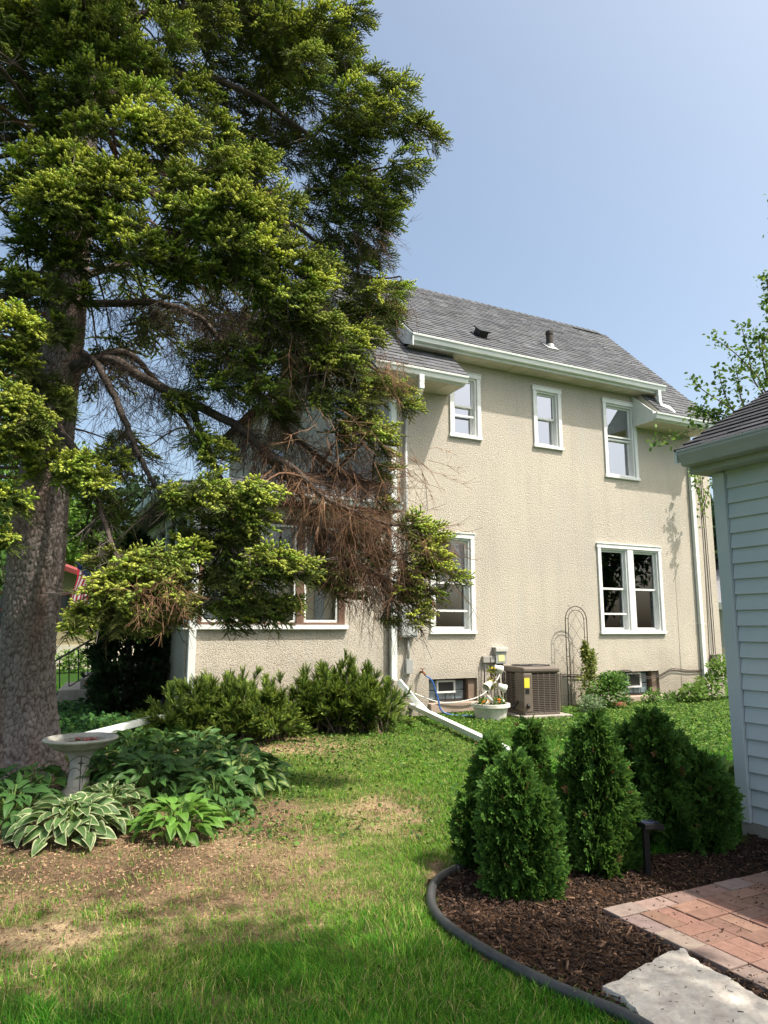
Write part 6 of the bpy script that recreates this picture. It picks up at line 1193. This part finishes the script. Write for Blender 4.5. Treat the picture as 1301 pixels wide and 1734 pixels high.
# open branched tree behind the garage roof
lt = at(1345, 1075, 9.6); lt[2] = 0; t = thing('young_tree', lt, 'open branched young tree rising behind the garage roof', 'tree')
b = MB(); bag = Bag(); rg = np.random.default_rng(8)
def tp_(x, y, Y=9.4): return at(x, y, Y) - lt
brs = [[(1345, 1000), (1340, 800), (1330, 700), (1322, 560), (1312, 440), (1306, 330)], [(1335, 760), (1290, 650), (1262, 615), (1235, 590), (1205, 570)], [(1335, 780), (1270, 720), (1235, 690), (1190, 660), (1170, 640)], [(1330, 700), (1280, 650), (1268, 600), (1255, 550)], [(1328, 660), (1290, 600), (1285, 570), (1275, 575)], [(1335, 780), (1250, 705), (1225, 660), (1218, 625)], [(1320, 560), (1304, 520), (1300, 480), (1296, 470)], [(1335, 800), (1262, 690), (1252, 650), (1246, 620)], [(1330, 700), (1300, 640), (1292, 600), (1300, 560)], [(1335, 790), (1250, 740), (1215, 715), (1160, 733), (1108, 748)], [(1335, 800), (1240, 730), (1200, 700), (1180, 690)], [(1322, 560), (1308, 540), (1302, 500)], [(1330, 690), (1310, 660), (1296, 640)], [(1340, 900), (1380, 700), (1420, 560), (1450, 450)], [(1340, 900), (1400, 760), (1480, 680)], [(1340, 820), (1255, 725), (1230, 705), (1205, 700), (1170, 705)]]
for i, br in enumerate(brs):
    Y0 = 9.4 + rg.normal(0, .25); p = bez([tp_(x, y, 9.4 + (Y0 - 9.4) * min(1, k / 2)) for k, (x, y) in enumerate(br)], 22); b.tube(p, list(np.linspace(.05 if i == 0 else .014, .004, 22)), 6); lo = 3 if i else 6
    for k in range(lo, 22):
        for m_ in range(8 if i in (9, 15) else 7):
            o = p[k] + rg.normal(0, .05, 3); d = norm(rg.normal(0, .7, 3) + norm(p[min(k + 1, 21)] - p[max(k - 1, 0)]) * .5 + (0, 0, -.25)); l = rg.uniform(.05, .085); pv = np.array([(0, 0, 0), (.3, .24, .03), (.65, .26, .03), (1, 0, -.1), (.65, -.26, .03), (.3, -.24, .03)]); pf = np.array([(0, 1, 5), (1, 2, 4), (1, 4, 5), (2, 3, 4)])
            V, Fc = scatter(pv, pf, frames(d[None], roll=rg.normal(0, .8, 1)), o[None], np.array([[l]])); bag.put(V, Fc, np.array([(.10, .19, .035), (.14, .23, .04), (.06, .13, .025)][rg.integers(0, 3)]) * rg.uniform(.7, 1.3))
b.build('trunk', M['bark'], t, smooth=True); bag.build('crown', M['leaf'], t)
sp = hloc(6.75, -.95); t = thing('sapling', sp, 'thin leafy sapling growing between the house corner and the garage', 'tree'); b = MB(); bag = Bag()
for i, br in enumerate([[(1203, 1140), (1196, 1000), (1190, 900), (1186, 840), (1192, 800)], [(1188, 880), (1200, 830), (1208, 815)], [(1190, 870), (1178, 820), (1174, 800)]]):
    p = bez([at(x, y, sp[1]) - sp for x, y in br], 14); p[0][2] = -.02 if i == 0 else p[0][2]; b.tube(p, list(np.linspace(.012, .004, 14)), 5)
    for k in range(7 if i == 0 else 2, 14):
        for m_ in range(4):
            d = norm(rg.normal(0, .7, 3) + (0, 0, -.2)); V, Fc = scatter(pv, pf, frames(d[None], roll=rg.normal(0, .8, 1)), (p[k] + rg.normal(0, .05, 3))[None], np.array([[rg.uniform(.07, .12)]])); bag.put(V, Fc, np.array([(.10, .19, .035), (.15, .25, .045)][rg.integers(0, 2)]) * rg.uniform(.7, 1.3))
b.build('trunk', M['bark'], t, smooth=True); bag.build('crown', M['leaf'], t)
# the tree beside the garage that shades the near lawn
leafy_tree((3.55, .75, 0), 4.2, 8.6, 2.0, 6500, (.13, .22), MG2, 'leafy yard tree beside the garage that shades the near lawn', 12, None, .14, 12)
leafy_tree((16.5, 10.5, 0), 1.5, 7.5, 3.2, 6000, (.16, .3), MG2, 'spreading tree in the next yard that the lower windows reflect', 13)
# ---------------------------------------------------------------- neighbour house on the left with red trim
def simple_house(name, pos, rot, w, d, h, roof_h, wall_m, roof_m, trim_m, wins, label, base_m=None):
    t = thing(name, pos, label, 'house', rot); b = MB(); b.box(-w / 2, w / 2, -d / 2, d / 2, .9 if base_m else -.2, h); b.build('wall', wall_m, t)
    if base_m: b = MB(); b.box(-w / 2 - .02, w / 2 + .02, -d / 2 - .02, d / 2 + .02, -.3, .9); b.build('foundation', base_m, t)
    b = MB(); o = .45; rz_ = h + roof_h
    b.prism([(-w / 2 - o, 0, h - .1), (0, 0, rz_), (w / 2 + o, 0, h - .1), (w / 2 + o, 0, h - .26), (0, 0, rz_ - .2), (-w / 2 - o, 0, h - .26)], (0, -d / 2 - o, 0), (0, d / 2 + o, 0)); rf = b.build('roof', roof_m, t)
    b = MB(); b.poly((-w / 2, -d / 2, h), (w / 2, -d / 2, h), (0, -d / 2, rz_ - .15)); b.poly((-w / 2, d / 2, h), (0, d / 2, rz_ - .15), (w / 2, d / 2, h)); b.build('gable', wall_m, t)
    b = MB()
    for s_ in (-1, 1): b.box(s_ * (w / 2 + o) - .03, s_ * (w / 2 + o) + .03, -d / 2 - o, d / 2 + o, h - .30, h - .08)
    b.build('fascia', trim_m, t)
    for (side, a, c, z0, z1) in wins:
        b = MB(); y = -d / 2 - .03; 
        if side == 'f':
            for (x0, x1, q0, q1) in ((a - .1, a, z0 - .1, z1 + .1), (c, c + .1, z0 - .1, z1 + .1), (a, c, z1, z1 + .1), (a, c, z0 - .1, z0), (a, c, (z0 + z1) / 2 - .03, (z0 + z1) / 2 + .03)): b.box(x0, x1, y, y + .028, q0, q1)
            wn_ = b.build('window', trim_m, t); b = MB(); b.box(a, c, y + .012, y + .02, z0, z1); b.build('pane', mat('far_pane', (.04, .05, .06), .1, .7), wn_)
        else:
            x = side * w / 2 + side * .03
            for (y0, y1, q0, q1) in ((a - .1, a, z0 - .1, z1 + .1), (c, c + .1, z0 - .1, z1 + .1), (a, c, z1, z1 + .1), (a, c, z0 - .1, z0), (a, c, (z0 + z1) / 2 - .03, (z0 + z1) / 2 + .03)): b.box(min(x, x - side * .028), max(x, x - side * .028), y0, y1, q0, q1)
            wn_ = b.build('window', trim_m, t); b = MB(); b.box(min(x - side * .012, x - side * .02), max(x - side * .012, x - side * .02), a, c, z0, z1); b.build('pane', mat('far_pane', (.04, .05, .06), .1, .7), wn_)
    return t
redm = mat('red_trim', (.26, .06, .06), .5, .3); tanw = mat('tan_stucco', (.42, .36, .22), .85, .2); wbase = mat('pale_render', (.72, .68, .58), .85, .2, var=(.6, .5, .36), var_scale=1.5)
nh = at(88, 1075, 27); nh[2] = 0
simple_house('neighbour_house', nh + np.array([-3.0, 3.5, 0]), R(8), 8.0, 7, 3.35, 1.5, tanw, redm, redm, [('f', 2.55, 3.5, 1.75, 2.75), ('f', -1, 1, 1.6, 2.8), (1, -1, 1, 1.6, 2.8)], 'tan neighbour house with dark red trim and pale foundation past the spruce', wbase)
gh = at(1222, 1075, 24); gh[2] = 0
greyroof = mat('grey_roof', (.30, .30, .32), .9, .2, var=(.24, .24, .26), var_scale=3)
simple_house('neighbour_house', gh + np.array([1.6, 2.8, 0]), R(22), 6, 6, 2.4, 1.9, mat('grey_siding', (.45, .48, .5), .7, .3), greyroof, M['white'], [('f', -2.2, -1.2, 1.0, 2.0), ('f', .4, 1.6, 1, 2), (-1, -1.6, -.4, 1.0, 2.0)], 'low grey sided house glimpsed between the house and the garage', wbase)
# front steps, railing, flag
st = gr(128, 1196); t = thing('front_steps', st, 'concrete front steps rising behind the spruce trunk', 'steps', R(20))
b = MB()
for i in range(4): b.box(-.62 + i * .36, 2.6, -1.0, 1.0, i * .2 - .2 * (i == 0), i * .2 + .2)
b.build('treads', M['concrete'], t, bevel=.015)
t = thing('stair_railing', st + np.array([0, 0, .0]), 'black iron railing sloping up the front steps', 'railing', R(20))
t.rotation_euler = (0, 0, 0); RY_ = st[1] - .3; rp = lambda x, y: at(x, y, RY_) - st
b = MB(); b.tube([rp(70, 1136), rp(97, 1117), rp(190, 1063)], .02, 8); b.tube([rp(70, 1196), rp(97, 1176), rp(190, 1116)], .012, 6); b.build('handrail', M['iron'], t, smooth=True)
for x in (85, 101, 117, 133, 149, 165):
    b = MB(); b.tube([rp(x, 1196 - (x - 70) * .667), rp(x, 1136 - (x - 70) * .60)], .011, 6); b.build('baluster', M['iron'], t)
b = MB(); c_ = rp(142, 1109)
for q in (rp(142, 1107), rp(141, 1126)): b.tube([q + np.array([.085 * math.cos(a) * (1 - a / 14), 0, .085 * math.sin(a) * (1 - a / 14)]) for a in np.linspace(0, 9, 30)], .006, 4)
b.build('scroll', M['iron'], t)
fl = at(128, 960, 15.5); t = thing('flag', fl, 'striped red and white flag hanging from a slanted porch pole', 'flag', R(15))
b = MB(); b.tube([(1.2, .3, -.35), (0.02, 0, .06)], .014, 8); b.lathe([(0, 0), (.035, .03), (.0, .07)], (0, 0, .06), 10); b.build('pole', M['black'], t, smooth=True)
redf = (.45, .03, .05); whf = (.72, .70, .70); bl = (.03, .05, .14); b = MB(); n_, m_ = 26, 36
def cloth(u, v): return np.array([.02 + .55 * u * (1 - .5 * v) - .06 * v + .04 * math.sin(v * 5 + u * 4), .05 * math.sin(u * 14 + v * 2.0), .05 - .25 * u - .95 * v + .10 * u * v + .05 * math.cos(u * 7)])
for j in range(m_):
    for i in range(n_):
        s_ = int(i / n_ * 13); b.cur = (bl if (i < n_ * 7 / 13 and j < m_ * .12) else (redf if s_ % 2 == 0 else whf)); u0, u1, v0, v1 = i / n_, (i + 1) / n_, j / m_, (j + 1) / m_; b.poly(cloth(u0, v0), cloth(u1, v0), cloth(u1, v1), cloth(u0, v1))
b.build('cloth', leaf_mat('flag_cloth', .35, .8, .1), t, smooth=True)
# sunlit front lawn shrubs
bouquet('front_bush', gr(98, 1150) + np.array([-.8, 3, 0]), [(0, 0, .4, .7, .5, .4)], 'light green bush on the sunny front lawn by the railing', 'shrub', LG, 500, (.08, .16), None, 31)
